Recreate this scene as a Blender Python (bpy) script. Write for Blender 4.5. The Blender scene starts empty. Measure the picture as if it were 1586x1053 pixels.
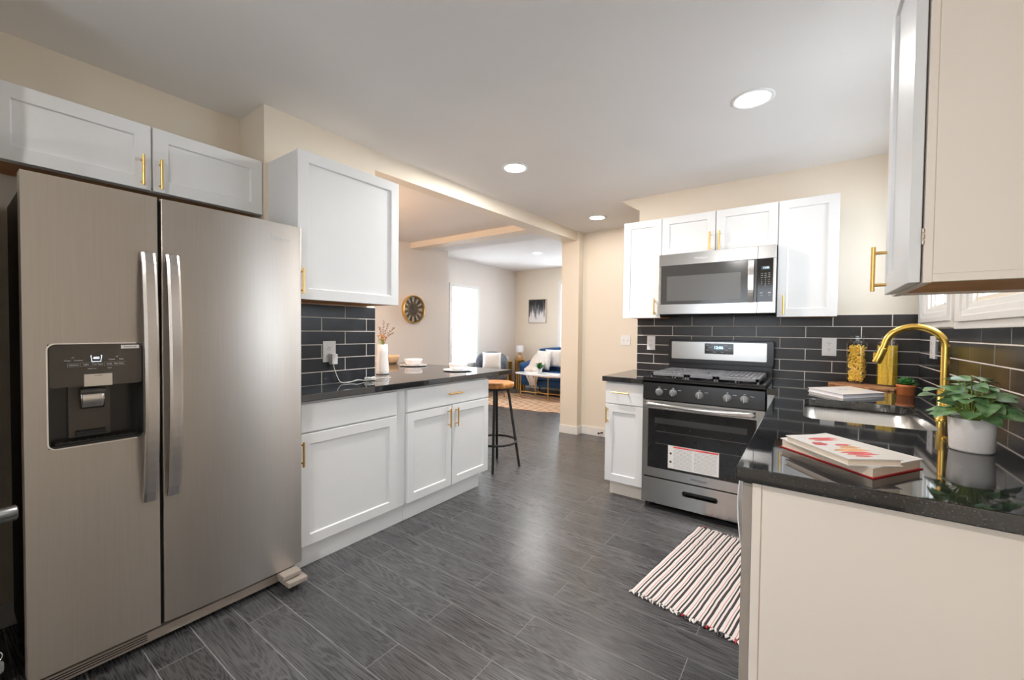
import bpy, bmesh, math, random
from mathutils import Vector, Matrix
random.seed(7)
sc = bpy.context.scene
COL = sc.collection

# ------------------------------------------------------------------ camera
F_PX, YAW, PITCH, ROLL, CAM_H = 641.70, .6214, -.0228, .0103, 1.251
cam_d = bpy.data.cameras.new('camera'); cam = bpy.data.objects.new('camera', cam_d); COL.objects.link(cam)
cam_d.sensor_width = 36; cam_d.lens = 36 * F_PX / 1586; cam_d.clip_start = .02
cy, sy, cp, sp, cr, sr = math.cos(YAW), math.sin(YAW), math.cos(PITCH), math.sin(PITCH), math.cos(ROLL), math.sin(ROLL)
fwd = Vector((-sy*cp, cy*cp, sp)); rgt = Vector((cy, sy, 0)); upv = rgt.cross(fwd)
r2 = cr*rgt + sr*upv; u2 = -sr*rgt + cr*upv
cam.matrix_world = Matrix(((r2.x, u2.x, -fwd.x, 0), (r2.y, u2.y, -fwd.y, 0), (r2.z, u2.z, -fwd.z, CAM_H), (0, 0, 0, 1)))
sc.camera = cam

# ------------------------------------------------------------------ world, exposure
w = bpy.data.worlds.new('daylight'); sc.world = w; w.use_nodes = True
bg = w.node_tree.nodes['Background']; bg.inputs[0].default_value = (.86, .93, 1, 1); bg.inputs[1].default_value = 3.2
sc.view_settings.view_transform = 'Standard'; sc.view_settings.look = 'None'
sc.view_settings.gamma = 1; sc.view_settings.use_curve_mapping = False
sc.view_settings.exposure = 1.04
sc.cycles.max_bounces = 10; sc.cycles.diffuse_bounces = 6; sc.cycles.glossy_bounces = 5
sc.cycles.transparent_max_bounces = 12; sc.cycles.sample_clamp_indirect = 6
sc.cycles.use_denoising = True

# daylight through the windows in view, added fill at the rear and dining ones: soft area lamps standing just outside the panes
def area(name, loc, rot, sx, sy_, power, col=(1, 1, 1), shape='RECTANGLE', spread=math.pi):
    l = bpy.data.lights.new(name, 'AREA'); l.shape = shape; l.size = sx; l.size_y = sy_; l.energy = power; l.color = col; l.spread = spread
    o = bpy.data.objects.new(name, l); COL.objects.link(o); o.location = loc; o.rotation_euler = rot; return o
area('window_daylight', (.95, 2.7, 1.80), (0, math.pi/2, 0), .9, 1.7, 10, (.80, .91, 1))
area('rear_fill_light', (-.95, -2.15, 1.5), (math.pi/2, 0, math.pi), 1.5, 1.5, 80, (1, .96, .92))  # fill light added behind the camera, at an invented window
area('living_window_daylight', (-5.75, 5.9, 1.4), (0, -math.pi/2, 0), 1.4, .8, 10, (.92, .96, 1))
area('front_window_daylight', (-3.7, 7.95, 1.4), (-math.pi/2, 0, 0), 1.1, 1.5, 13, (.92, .96, 1))
area('dining_fill_light', (-3.6, .2, 1.5), (math.pi/2, 0, math.pi), .9, 1.3, 22, (1, .96, .92))  # fill light added for the dining room, at an unseen invented window

# ------------------------------------------------------------------ materials
def new_mat(name):
    m = bpy.data.materials.new(name); m.use_nodes = True; nt = m.node_tree
    return m, nt, nt.nodes['Principled BSDF']
def setp(b, **k):
    for n, v in k.items(): b.inputs[n.replace('_', ' ')].default_value = v
def bump(nt, b, src, strength=.1, dist=.01):
    bp = nt.nodes.new('ShaderNodeBump'); bp.inputs['Strength'].default_value = strength; bp.inputs['Distance'].default_value = dist
    nt.links.new(src, bp.inputs['Height']); nt.links.new(bp.outputs[0], b.inputs['Normal']); return bp
def tex(nt, kind, scale=(1, 1, 1), rot=(0, 0, 0), **k):
    tc = nt.nodes.new('ShaderNodeTexCoord'); mp = nt.nodes.new('ShaderNodeMapping')
    nt.links.new(tc.outputs['Object'], mp.inputs[0]); mp.inputs['Scale'].default_value = scale; mp.inputs['Rotation'].default_value = rot
    t = nt.nodes.new('ShaderNodeTex' + kind); nt.links.new(mp.outputs[0], t.inputs[0])
    for n, v in k.items(): t.inputs[n].default_value = v
    return t
def ramp(nt, src, stops):
    r = nt.nodes.new('ShaderNodeValToRGB'); nt.links.new(src, r.inputs[0]); e = r.color_ramp.elements
    while len(e) < len(stops): e.new(.5)
    for i, (p, c) in enumerate(stops): e[i].position = p; e[i].color = (*c, 1)
    return r
def plain(name, col, rough=.5, metal=0., noise=0, nscale=30, bmp=0, spec=None, coat=0):
    m, nt, b = new_mat(name); setp(b, Base_Color=(*col, 1), Roughness=rough, Metallic=metal)
    if spec is not None: b.inputs['Specular IOR Level'].default_value = spec
    if coat: b.inputs['Coat Weight'].default_value = coat; b.inputs['Coat Roughness'].default_value = .05
    t = tex(nt, 'Noise', Scale=nscale, Detail=3)
    if noise:
        r = ramp(nt, t.outputs[0], [(.3, [c*(1-noise) for c in col]), (.7, [min(1, c*(1+noise)) for c in col])])
        nt.links.new(r.outputs[0], b.inputs['Base Color'])
    if bmp: bump(nt, b, t.outputs[0], bmp, .002)
    return m
def emit(name, col, s):
    m, nt, b = new_mat(name); setp(b, Base_Color=(*col, 1)); b.inputs['Emission Color'].default_value = (*col, 1); b.inputs['Emission Strength'].default_value = s; return m

M = {}
M['wall'] = plain('cream_wall_paint', (.81, .73, .615), .6, noise=.012, nscale=3, bmp=.04)
M['wall_cool'] = plain('pale_wall_paint', (.80, .75, .71), .6, noise=.012, nscale=3, bmp=.04)
M['ceil'] = plain('matte_ceiling_paint', (.83, .81, .795), .85, noise=.015, nscale=2, bmp=.05)
M['cab'] = plain('white_cabinet_paint', (.79, .80, .81), .33, noise=.008, nscale=8)
M['cabside'] = plain('warm_white_laminate', (.86, .78, .70), .4, noise=.008, nscale=5)
M['wood_under'] = plain('raw_plywood', (.62, .30, .10), .5, noise=.15, nscale=12)
M['trim'] = plain('white_trim_paint', (.83, .82, .80), .35, noise=.01)
M['dark_steel'] = plain('dark_satin_steel', (.22, .22, .22), .28, 1, noise=.04)
M['white'] = plain('white_plastic', (.82, .82, .82), .35, noise=.01)
M['ceramic'] = plain('white_ceramic', (.80, .79, .79), .18, noise=.01, coat=.3)
M['matte_ceramic'] = plain('matte_pale_ceramic', (.82, .78, .75), .5, noise=.03, nscale=150)
M['black'] = plain('black_enamel', (.012, .012, .013), .22, noise=.05)
M['blackm'] = plain('black_powder_coat', (.015, .015, .017), .5, noise=.08)
M['darkgap'] = plain('dark_rubber', (.01, .01, .01), .8, noise=.05)
M['fridgeside'] = plain('dark_cabinet_shell', (.030, .023, .014), .45, noise=.05)
M['grey'] = plain('charcoal_plastic', (.09, .085, .08), .35, noise=.04)
M['grate'] = plain('cast_iron_grate', (.24, .245, .26), .42, noise=.1, nscale=60, metal=.35, bmp=.1)
M['brass'] = plain('brushed_brass', (.78, .50, .16), .28, 1, noise=.05, nscale=80)
M['gold'] = plain('satin_gold', (.86, .58, .14), .24, 1, noise=.03, nscale=50)
M['chrome'] = plain('polished_chrome', (.8, .8, .82), .12, 1, noise=.02)
M['dirt'] = plain('potting_soil', (.035, .022, .014), .9, noise=.4, nscale=120, bmp=.4)
M['terra'] = plain('terracotta', (.72, .22, .07), .55, noise=.08, nscale=60)
M['screen_black'] = plain('black_glass_panel', (.012, .011, .011), .08, noise=.05)
M['brown_glass'] = plain('brown_gloss_panel', (.075, .062, .05), .25, noise=.03)
M['lightgrey'] = plain('grey_mark_print', (.45, .45, .45), .5, noise=.02)
M['ink'] = plain('dark_ink', (.06, .06, .065), .6, noise=.05)
M['red'] = plain('red_cloth_cover', (.50, .015, .02), .4, noise=.05)
M['redprint'] = plain('red_print', (.72, .10, .10), .5, noise=.3, nscale=25)
M['orangeprint'] = plain('orange_print', (.80, .42, .18), .5, noise=.3, nscale=25)
M['pages'] = plain('cream_page_block', (.80, .68, .55), .7, noise=.06, nscale=200)
M['cover'] = plain('pale_book_cover', (.84, .80, .77), .3, noise=.02)
M['whitepages'] = plain('white_page_block', (.80, .80, .84), .6, noise=.05, nscale=200)
M['green'] = None
M['terrafl'] = plain('orange_dried_petals', (.85, .38, .12), .7, noise=.2, nscale=40)
M['twig'] = plain('dried_brown_stem', (.28, .14, .05), .8, noise=.2)
M['velvet'] = plain('blue_velvet', (.012, .075, .22), .65, noise=.35, nscale=14, bmp=.1)
M['greyvelvet'] = plain('slate_grey_velvet', (.10, .11, .13), .7, noise=.2, nscale=12)
M['cushion'] = plain('cream_woven_cushion', (.80, .75, .70), .9, noise=.06, nscale=60, bmp=.3)
M['throwm'] = plain('pale_knit_throw', (.75, .66, .58), .95, noise=.12, nscale=90, bmp=.5)
M['lampshade'] = plain('white_linen_shade', (.85, .86, .90), .8, noise=.02)
M['marble'] = plain('white_marble', (.82, .82, .84), .12, noise=.05, nscale=6)
M['hinge'] = plain('nickel_hinge', (.55, .48, .40), .3, 1, noise=.05)
M['cord'] = plain('white_cord', (.80, .80, .78), .4, noise=.02)
M['darkgrey'] = plain('slate_grey_plastic', (.10, .115, .125), .4, noise=.05)
M['downlight'] = emit('downlight_lens', (1, .97, .92), 11)
M['blue_led'] = emit('blue_display_digits', (.35, .65, 1), 1.6)
M['white_led'] = emit('white_display_digits', (.75, .85, 1), .7)
M['lcd'] = plain('teal_display_glass', (.03, .08, .10), .15, noise=.05)
M['bowltan'] = plain('tan_wood_bowl', (.70, .45, .25), .5, noise=.15, nscale=20)

def steel(name, col, rough, along='z', metal=1.0, bmp=.03):
    m, nt, b = new_mat(name); setp(b, Base_Color=(*col, 1), Roughness=rough, Metallic=metal)
    s = {'z': (300, 300, 4), 'x': (4, 300, 300), 'y': (300, 4, 300)}[along]
    t = tex(nt, 'Noise', scale=s, Scale=1., Detail=2)
    r = ramp(nt, t.outputs[0], [(.3, [c*.97 for c in col]), (.7, [min(1, c*1.025) for c in col])])
    nt.links.new(r.outputs[0], b.inputs['Base Color'])
    bump(nt, b, t.outputs[0], bmp, .001); return m
M['fridge'] = steel('brushed_fridge_steel', (.61, .565, .52), .38, 'z', bmp=.006)
_b = M['fridge'].node_tree.nodes['Principled BSDF']; _b.inputs['Anisotropic'].default_value = .8; _b.inputs['Anisotropic Rotation'].default_value = .25
_tg = M['fridge'].node_tree.nodes.new('ShaderNodeTangent'); _tg.direction_type = 'RADIAL'; _tg.axis = 'Z'; M['fridge'].node_tree.links.new(_tg.outputs[0], _b.inputs['Tangent'])
M['fridge_handle'] = steel('satin_handle_steel', (.66, .63, .61), .26, 'z')
M['steel'] = steel('brushed_range_steel', (.52, .51, .50), .24, 'x')
M['steelh'] = steel('brushed_bright_steel', (.68, .66, .64), .22, 'x')
M['sink'] = steel('brushed_sink_steel', (.72, .69, .65), .3, 'z', bmp=.02)
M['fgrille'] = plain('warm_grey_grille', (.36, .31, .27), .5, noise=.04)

def floor_mat():
    m, nt, b = new_mat('charcoal_wood_planks'); L = nt.links
    br = tex(nt, 'Brick', Scale=1.0); br.inputs['Brick Width'].default_value = .95; br.inputs['Row Height'].default_value = .152
    br.inputs['Mortar Size'].default_value = .0015; br.inputs['Mortar Smooth'].default_value = 0.; br.offset = .37; br.inputs['Bias'].default_value = 0
    br.inputs['Color1'].default_value = (0, 0, 0, 1); br.inputs['Color2'].default_value = (1, 1, 1, 1); br.inputs['Mortar'].default_value = (.5, .5, .5, 1)
    # wood grain, shifted from plank to plank
    tc = nt.nodes.new('ShaderNodeTexCoord'); sep = nt.nodes.new('ShaderNodeSeparateXYZ'); L.new(tc.outputs['Object'], sep.inputs[0])
    mul = nt.nodes.new('ShaderNodeMath'); mul.operation = 'MULTIPLY'; mul.inputs[1].default_value = 9.; L.new(br.outputs[0], mul.inputs[0])
    comb = nt.nodes.new('ShaderNodeCombineXYZ'); sx = nt.nodes.new('ShaderNodeMath'); sx.operation = 'MULTIPLY'; sx.inputs[1].default_value = .9; L.new(sep.outputs[0], sx.inputs[0])
    sy2 = nt.nodes.new('ShaderNodeMath'); sy2.operation = 'MULTIPLY'; sy2.inputs[1].default_value = 9.; L.new(sep.outputs[1], sy2.inputs[0])
    L.new(sx.outputs[0], comb.inputs[0]); L.new(sy2.outputs[0], comb.inputs[1]); L.new(mul.outputs[0], comb.inputs[2])
    n1 = nt.nodes.new('ShaderNodeTexNoise'); n1.inputs['Scale'].default_value = .9; n1.inputs['Detail'].default_value = 1.5; L.new(comb.outputs[0], n1.inputs[0])
    ring = nt.nodes.new('ShaderNodeMath'); ring.operation = 'MULTIPLY'; ring.inputs[1].default_value = 210.; L.new(n1.outputs[0], ring.inputs[0])
    sn = nt.nodes.new('ShaderNodeMath'); sn.operation = 'SINE'; L.new(ring.outputs[0], sn.inputs[0])
    comb2 = nt.nodes.new('ShaderNodeCombineXYZ'); a = nt.nodes.new('ShaderNodeMath'); a.operation = 'MULTIPLY'; a.inputs[1].default_value = 9.; L.new(sep.outputs[0], a.inputs[0])
    c = nt.nodes.new('ShaderNodeMath'); c.operation = 'MULTIPLY'; c.inputs[1].default_value = 260.; L.new(sep.outputs[1], c.inputs[0])
    L.new(a.outputs[0], comb2.inputs[0]); L.new(c.outputs[0], comb2.inputs[1]); L.new(mul.outputs[0], comb2.inputs[2])
    n2 = nt.nodes.new('ShaderNodeTexNoise'); n2.inputs['Scale'].default_value = 1.; n2.inputs['Detail'].default_value = 3; L.new(comb2.outputs[0], n2.inputs[0])
    r1 = ramp(nt, sn.outputs[0], [(0, (.0, .0, .0)), (1, (1, 1, 1))])
    mx = nt.nodes.new('ShaderNodeMix'); mx.inputs[0].default_value = .85; L.new(r1.outputs[0], mx.inputs[2]); L.new(n2.outputs[0], mx.inputs[3])
    rc = ramp(nt, mx.outputs[0], [(.22, (.030, .029, .031)), (.48, (.068, .067, .071)), (.80, (.145, .143, .150))])
    hs = nt.nodes.new('ShaderNodeHueSaturation'); L.new(rc.outputs[0], hs.inputs['Color'])
    vr = nt.nodes.new('ShaderNodeMapRange'); vr.inputs['To Min'].default_value = .82; vr.inputs['To Max'].default_value = 1.16; L.new(br.outputs[0], vr.inputs[0]); L.new(vr.outputs[0], hs.inputs['Value'])
    seam = nt.nodes.new('ShaderNodeMixRGB'); seam.inputs[2].default_value = (.27, .265, .265, 1); L.new(br.outputs[1], seam.inputs[0]); L.new(hs.outputs[0], seam.inputs[1])
    L.new(seam.outputs[0], b.inputs['Base Color'])
    setp(b, Roughness=.30); b.inputs['Specular IOR Level'].default_value = .65
    rr = nt.nodes.new('ShaderNodeMapRange'); rr.inputs['To Min'].default_value = .20; rr.inputs['To Max'].default_value = .38; L.new(mx.outputs[0], rr.inputs[0]); L.new(rr.outputs[0], b.inputs['Roughness'])
    bump(nt, b, mx.outputs[0], .12, .002); return m
M['floor'] = floor_mat()

def granite():
    m, nt, b = new_mat('polished_black_granite'); setp(b, Roughness=.045); b.inputs['Specular IOR Level'].default_value = .95; b.inputs['IOR'].default_value = 1.6
    n = tex(nt, 'Noise', Scale=260., Detail=2)
    v = tex(nt, 'Voronoi', Scale=180.)
    r = ramp(nt, n.outputs[0], [(.35, (.006, .0065, .008)), (.62, (.022, .024, .027)), (.74, (.07, .075, .08))])
    r2_ = ramp(nt, v.outputs['Distance'], [(.0, (.35, .35, .38)), (.09, (0, 0, 0))])
    ad = nt.nodes.new('ShaderNodeMixRGB'); ad.blend_type = 'ADD'; ad.inputs[0].default_value = .25
    nt.links.new(r.outputs[0], ad.inputs[1]); nt.links.new(r2_.outputs[0], ad.inputs[2]); nt.links.new(ad.outputs[0], b.inputs['Base Color']); return m
M['granite'] = granite()

def tile_mat(name, col, rough):
    m, nt, b = new_mat(name); setp(b, Roughness=rough)
    n = tex(nt, 'Noise', Scale=9., Detail=4); r = ramp(nt, n.outputs[0], [(.3, [c*.7 for c in col]), (.7, [c*1.35 for c in col])])
    nt.links.new(r.outputs[0], b.inputs['Base Color']); bump(nt, b, n.outputs[0], .12, .004)
    return m
M['tile'] = tile_mat('charcoal_subway_tile', (.024, .020, .0195), .30)
M['tile_gloss'] = tile_mat('gloss_charcoal_tile', (.024, .023, .024), .16)
M['tile_left'] = tile_mat('blue_black_subway_tile', (.020, .022, .027), .30)
M['grout'] = plain('pale_grout', (.80, .75, .69), .8, noise=.04, nscale=80)

def glass_mat(name, tint=(1, 1, 1), refl=.10, rough=.02):
    m = bpy.data.materials.new(name); m.use_nodes = True; nt = m.node_tree; nt.nodes.clear()
    o = nt.nodes.new('ShaderNodeOutputMaterial'); mx = nt.nodes.new('ShaderNodeMixShader'); t = nt.nodes.new('ShaderNodeBsdfTransparent'); g = nt.nodes.new('ShaderNodeBsdfGlossy')
    t.inputs[0].default_value = (*tint, 1); g.inputs['Roughness'].default_value = rough
    lw = nt.nodes.new('ShaderNodeLayerWeight'); lw.inputs[0].default_value = .35
    mr = nt.nodes.new('ShaderNodeMapRange'); mr.inputs['To Min'].default_value = refl*.5; mr.inputs['To Max'].default_value = min(1, refl*4)
    nt.links.new(lw.outputs['Facing'], mr.inputs[0]); nt.links.new(mr.outputs[0], mx.inputs[0]); nt.links.new(t.outputs[0], mx.inputs[1]); nt.links.new(g.outputs[0], mx.inputs[2]); nt.links.new(mx.outputs[0], o.inputs[0]); return m
M['pane'] = glass_mat('window_glass', (.98, .99, 1), .08)
M['jar'] = glass_mat('clear_jar_glass', (.975, .985, .98), .11)
M['ovenglass'] = plain('dark_oven_glass', (.014, .014, .015), .07, noise=.05)
M['mwglass'] = plain('smoked_microwave_glass', (.055, .054, .053), .13, noise=.03)
M['mwmesh'] = plain('grey_door_screen', (.115, .113, .11), .22, noise=.04, nscale=300)
M['clockglass'] = glass_mat('clock_glass', (1, 1, 1), .16, .01)
M['blind'] = plain('white_window_blind', (.95, .95, .95), .6, noise=.02)
M['blind'].node_tree.nodes['Principled BSDF'].inputs['Transmission Weight'].default_value = 0
def blind_mat():
    m = bpy.data.materials.new('sheer_blind_fabric'); m.use_nodes = True; nt = m.node_tree; nt.nodes.clear()
    o = nt.nodes.new('ShaderNodeOutputMaterial'); mx = nt.nodes.new('ShaderNodeMixShader'); mx.inputs[0].default_value = .45
    t = nt.nodes.new('ShaderNodeBsdfTranslucent'); t.inputs[0].default_value = (.95, .95, .95, 1); p = nt.nodes.new('ShaderNodeBsdfTransparent')
    nt.links.new(t.outputs[0], mx.inputs[1]); nt.links.new(p.outputs[0], mx.inputs[2]); nt.links.new(mx.outputs[0], o.inputs[0]); return m
M['blind'] = blind_mat()

def leaf_mat(name, a, c, gloss=.35):
    m, nt, b = new_mat(name); setp(b, Roughness=gloss)
    n = tex(nt, 'Noise', Scale=38., Detail=3); r = ramp(nt, n.outputs[0], [(.32, a), (.68, c)])
    nt.links.new(r.outputs[0], b.inputs['Base Color']); bump(nt, b, n.outputs[0], .3, .002); return m
M['leaf'] = leaf_mat('mottled_green_leaf', (.04, .14, .035), (.26, .44, .20))
M['leaf2'] = leaf_mat('bright_green_leaf', (.015, .11, .03), (.08, .30, .06))
M['stem'] = plain('lime_green_stem', (.30, .42, .08), .5, noise=.1)
M['stoolwood'] = None
def wood(name, c1, c2, scale=(2, 30, 30), rough=.4):
    m, nt, b = new_mat(name); setp(b, Roughness=rough)
    n = tex(nt, 'Noise', scale=scale, Scale=1.6, Detail=4); n.inputs['Distortion'].default_value = .6
    r = ramp(nt, n.outputs[0], [(.3, c1), (.7, c2)]); nt.links.new(r.outputs[0], b.inputs['Base Color']); bump(nt, b, n.outputs[0], .08, .002); return m
M['stoolwood'] = wood('honey_wood', (.42, .15, .03), (.72, .33, .10), (8, 30, 8))
M['board'] = wood('bark_edge_wood', (.28, .11, .04), (.62, .32, .16), (6, 30, 30))
M['wood_under'] = wood('raw_plywood', (.50, .20, .05), (.68, .33, .11), (3, 3, 3), .5)
M['pasta1'] = plain('dry_penne', (.95, .62, .10), .45, noise=.10, nscale=60)
M['pasta2'] = plain('dry_spaghetti', (.93, .62, .06), .5, noise=.18, nscale=100)

def jute():
    m, nt, b = new_mat('braided_jute'); setp(b, Roughness=.95)
    wv = tex(nt, 'Wave', Scale=3.2, Distortion=2.5, Detail=3); wv.wave_type = 'RINGS'
    r = ramp(nt, wv.outputs[0], [(.1, (.28, .12, .06)), (.45, (.62, .36, .20)), (.85, (.80, .62, .44))])
    nt.links.new(r.outputs[0], b.inputs['Base Color']); bump(nt, b, wv.outputs[0], .5, .006); return m
M['jute'] = jute()
def towel():
    m, nt, b = new_mat('white_striped_towel'); setp(b, Roughness=.9)
    wv = tex(nt, 'Wave', scale=(1, 1, 1), Scale=8., Distortion=1.5); r = ramp(nt, wv.outputs[0], [(.0, (.78, .78, .78)), (.4, (.92, .91, .90))])
    nt.links.new(r.outputs[0], b.inputs['Base Color']); return m
M['towel'] = towel()
def canvas():
    m, nt, b = new_mat('grey_drip_painting'); setp(b, Roughness=.7)
    n = tex(nt, 'Noise', scale=(14, 1, 2.2), Scale=1.6, Detail=6)
    tc = nt.nodes.new('ShaderNodeTexCoord'); s = nt.nodes.new('ShaderNodeSeparateXYZ'); nt.links.new(tc.outputs['Generated'], s.inputs[0])
    ad = nt.nodes.new('ShaderNodeMath'); ad.operation = 'MULTIPLY_ADD'; ad.inputs[1].default_value = -.85; nt.links.new(s.outputs[2], ad.inputs[0])
    a2 = nt.nodes.new('ShaderNodeMath'); a2.operation = 'MULTIPLY'; a2.inputs[1].default_value = 1.7; nt.links.new(n.outputs[0], a2.inputs[0]); nt.links.new(a2.outputs[0], ad.inputs[2])
    r = ramp(nt, ad.outputs[0], [(.10, (.02, .022, .025)), (.42, (.16, .16, .17)), (.62, (.75, .73, .72))])
    nt.links.new(r.outputs[0], b.inputs['Base Color']); return m
M['canvas'] = canvas()

# ------------------------------------------------------------------ mesh helpers
class MB:
    def __init__(s): s.v = []; s.f = []; s.mi = []; s.smooth = []
    def add(s, vs, fs, mi=0, sm=False):
        o = len(s.v); s.v += [Vector(p) for p in vs]; s.f += [[o+i for i in f] for f in fs]; s.mi += [mi]*len(fs); s.smooth += [sm]*len(fs); return s
    def box(s, x0, x1, y0, y1, z0, z1, mi=0):
        if x0 > x1: x0, x1 = x1, x0
        if y0 > y1: y0, y1 = y1, y0
        if z0 > z1: z0, z1 = z1, z0
        return s.add([(x0,y0,z0),(x1,y0,z0),(x1,y1,z0),(x0,y1,z0),(x0,y0,z1),(x1,y0,z1),(x1,y1,z1),(x0,y1,z1)],
                     [(0,3,2,1),(4,5,6,7),(0,1,5,4),(1,2,6,5),(2,3,7,6),(3,0,4,7)], mi)
    def prism(s, poly, z0, z1, mi=0, axis='z'):
        n = len(poly)
        a = sum(poly[i][0]*poly[(i+1) % n][1]-poly[(i+1) % n][0]*poly[i][1] for i in range(n))
        if a < 0: poly = poly[::-1]
        def P(u, v, t): return {'z': (u, v, t), 'x': (t, u, v), 'y': (u, t, v)}[axis]
        vs = [P(u, v, z0) for u, v in poly]+[P(u, v, z1) for u, v in poly]
        fs = [list(range(n))[::-1], list(range(n, 2*n))]+[(i, (i+1) % n, n+(i+1) % n, n+i) for i in range(n)]
        if axis == 'y': fs = [list(f)[::-1] for f in fs]
        return s.add(vs, fs, mi)
    def tube(s, path, r, seg=12, mi=0, cap=True, closed=False):
        path = [Vector(p) for p in path]; n = len(path); rs = r if isinstance(r, (list, tuple)) else [r]*n
        prev = None; rings = []
        for i, p in enumerate(path):
            if closed: d = path[(i+1) % n]-path[i-1]
            else: d = (path[min(i+1, n-1)]-path[max(i-1, 0)])
            d.normalize()
            if prev is None:
                a = Vector((0, 0, 1)) if abs(d.z) < .9 else Vector((1, 0, 0)); nx = d.cross(a).normalized()
            else: nx = (prev-d*prev.dot(d)).normalized()
            prev = nx; ny = d.cross(nx)
            rings.append([p+(nx*math.cos(t)+ny*math.sin(t))*rs[i] for t in [2*math.pi*k/seg for k in range(seg)]])
        vs = [q for R_ in rings for q in R_]; fs = []
        for i in range(n if closed else n-1):
            j = (i+1) % n
            for k in range(seg): fs.append((i*seg+k, i*seg+(k+1) % seg, j*seg+(k+1) % seg, j*seg+k))
        s.add(vs, fs, mi, True)
        if cap and not closed:
            s.add(rings[0], [list(range(seg))[::-1]], mi); s.add(rings[-1], [list(range(seg))], mi)
        return s
    def lathe(s, prof, c=(0, 0, 0), seg=32, mi=0, axis='z', sx=1, sy=1):
        vs = []; fs = []; n = len(prof)
        for r, h in prof:
            for k in range(seg):
                t = 2*math.pi*k/seg; a, b = r*math.cos(t)*sx, r*math.sin(t)*sy
                vs.append({'z': (c[0]+a, c[1]+b, c[2]+h), 'x': (c[0]+h, c[1]+a, c[2]+b), 'y': (c[0]+b, c[1]+h, c[2]+a)}[axis])
        for i in range(n-1):
            for k in range(seg):
                fs.append((i*seg+k, i*seg+(k+1) % seg, (i+1)*seg+(k+1) % seg, (i+1)*seg+k))
        s.add(vs, fs, mi, True)
        if prof[0][0] > 1e-5: s.add(vs[:seg], [list(range(seg))[::-1]], mi)
        if prof[-1][0] > 1e-5: s.add(vs[-seg:], [list(range(seg))], mi)
        return s
    def grid(s, fn, nu, nv, mi=0, sm=True, flip=False):
        vs = [fn(i/nu, j/nv) for j in range(nv+1) for i in range(nu+1)]
        fs = []
        for j in range(nv):
            for i in range(nu):
                a = j*(nu+1)+i; q = (a, a+1, a+nu+2, a+nu+1); fs.append(q[::-1] if flip else q)
        return s.add(vs, fs, mi, sm)

WL = {}
def setprops(o, label=None, cat=None, group=None, kind=None):
    if label: o['label'] = label
    if cat: o['category'] = cat
    if group: o['group'] = group
    if kind: o['kind'] = kind
def thing(name, label, cat, loc=(0, 0, 0), group=None):
    o = bpy.data.objects.new(name, None); o.empty_display_size = .1; COL.objects.link(o); o.location = loc; WL[o.name] = Vector(loc)
    setprops(o, label, cat, group); return o
def obj(name, mb, mats, parent=None, bevel=0, seg=2, label=None, cat=None, group=None, kind=None, solid=0, subs=0, fix=False):
    me = bpy.data.meshes.new(name)
    if parent is not None: org = WL[parent.name]
    else:
        xs = [p.x for p in mb.v]; ys = [p.y for p in mb.v]; zs = [p.z for p in mb.v]
        org = Vector(((min(xs)+max(xs))/2, (min(ys)+max(ys))/2, min(zs)))
        if kind == 'structure': org = Vector((0, 0, 0))
    me.from_pydata([p-org for p in mb.v], [], mb.f)
    if not isinstance(mats, (list, tuple)): mats = [mats]
    for m in mats: me.materials.append(M[m])
    for p, mi, sm in zip(me.polygons, mb.mi, mb.smooth): p.material_index = mi; p.use_smooth = sm
    if any(mb.smooth) or fix:
        bm = bmesh.new(); bm.from_mesh(me)
        if fix: bmesh.ops.remove_doubles(bm, verts=bm.verts, dist=1e-5); bmesh.ops.recalc_face_normals(bm, faces=bm.faces)
        bm.to_mesh(me); bm.free()
    me.update()
    o = bpy.data.objects.new(name, me); COL.objects.link(o)
    if parent is not None: o.parent = parent; o.location = (0, 0, 0)
    else: o.location = org
    WL[o.name] = org
    if solid:
        md = o.modifiers.new('solid', 'SOLIDIFY'); md.thickness = solid; md.offset = 0
    if bevel:
        md = o.modifiers.new('bevel', 'BEVEL'); md.width = bevel; md.segments = seg; md.limit_method = 'ANGLE'; md.angle_limit = math.radians(50)
    if subs:
        md = o.modifiers.new('sub', 'SUBSURF'); md.levels = subs; md.render_levels = subs
    setprops(o, label, cat, group, kind); return o
def structure(name, mb, mats, label=None, bevel=0):
    return obj(name, mb, mats, None, bevel, kind='structure', label=label)
def text(name, s, size, mat, parent, origin, xdir, ydir, depth=.0008, align='CENTER', bold=0, wscale=1):
    cu = bpy.data.curves.new(name, 'FONT'); cu.body = s; cu.size = size; cu.extrude = depth; cu.align_x = align; cu.align_y = 'CENTER'; cu.offset = bold; cu.resolution_u = 3
    t = bpy.data.objects.new(name+'_tmp', cu); COL.objects.link(t)
    dg = bpy.context.evaluated_depsgraph_get(); me = bpy.data.meshes.new_from_object(t.evaluated_get(dg)); bpy.data.objects.remove(t)
    X = Vector(xdir).normalized(); Y = Vector(ydir).normalized(); Z = X.cross(Y); O = Vector(origin)-WL[parent.name]
    for v in me.vertices: v.co = O+X*v.co.x*wscale+Y*v.co.y+Z*v.co.z
    me.materials.clear(); me.materials.append(M[mat])
    o = bpy.data.objects.new(name, me); COL.objects.link(o); o.parent = parent; WL[o.name] = WL[parent.name]; return o

class Fr:   # a vertical face: u runs along it, n points out of it
    def __init__(s, ax, sign, base): s.ax, s.sg, s.b = ax, sign, base
    def p(s, u, v, n):
        d = s.b+s.sg*n
        return (d, u, v) if s.ax == 'x' else (u, d, v)
    def box(s, mb, u0, u1, v0, v1, n0, n1, mi=0):
        a = s.p(u0, v0, n0); b = s.p(u1, v1, n1); return mb.box(a[0], b[0], a[1], b[1], a[2], b[2], mi)

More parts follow.
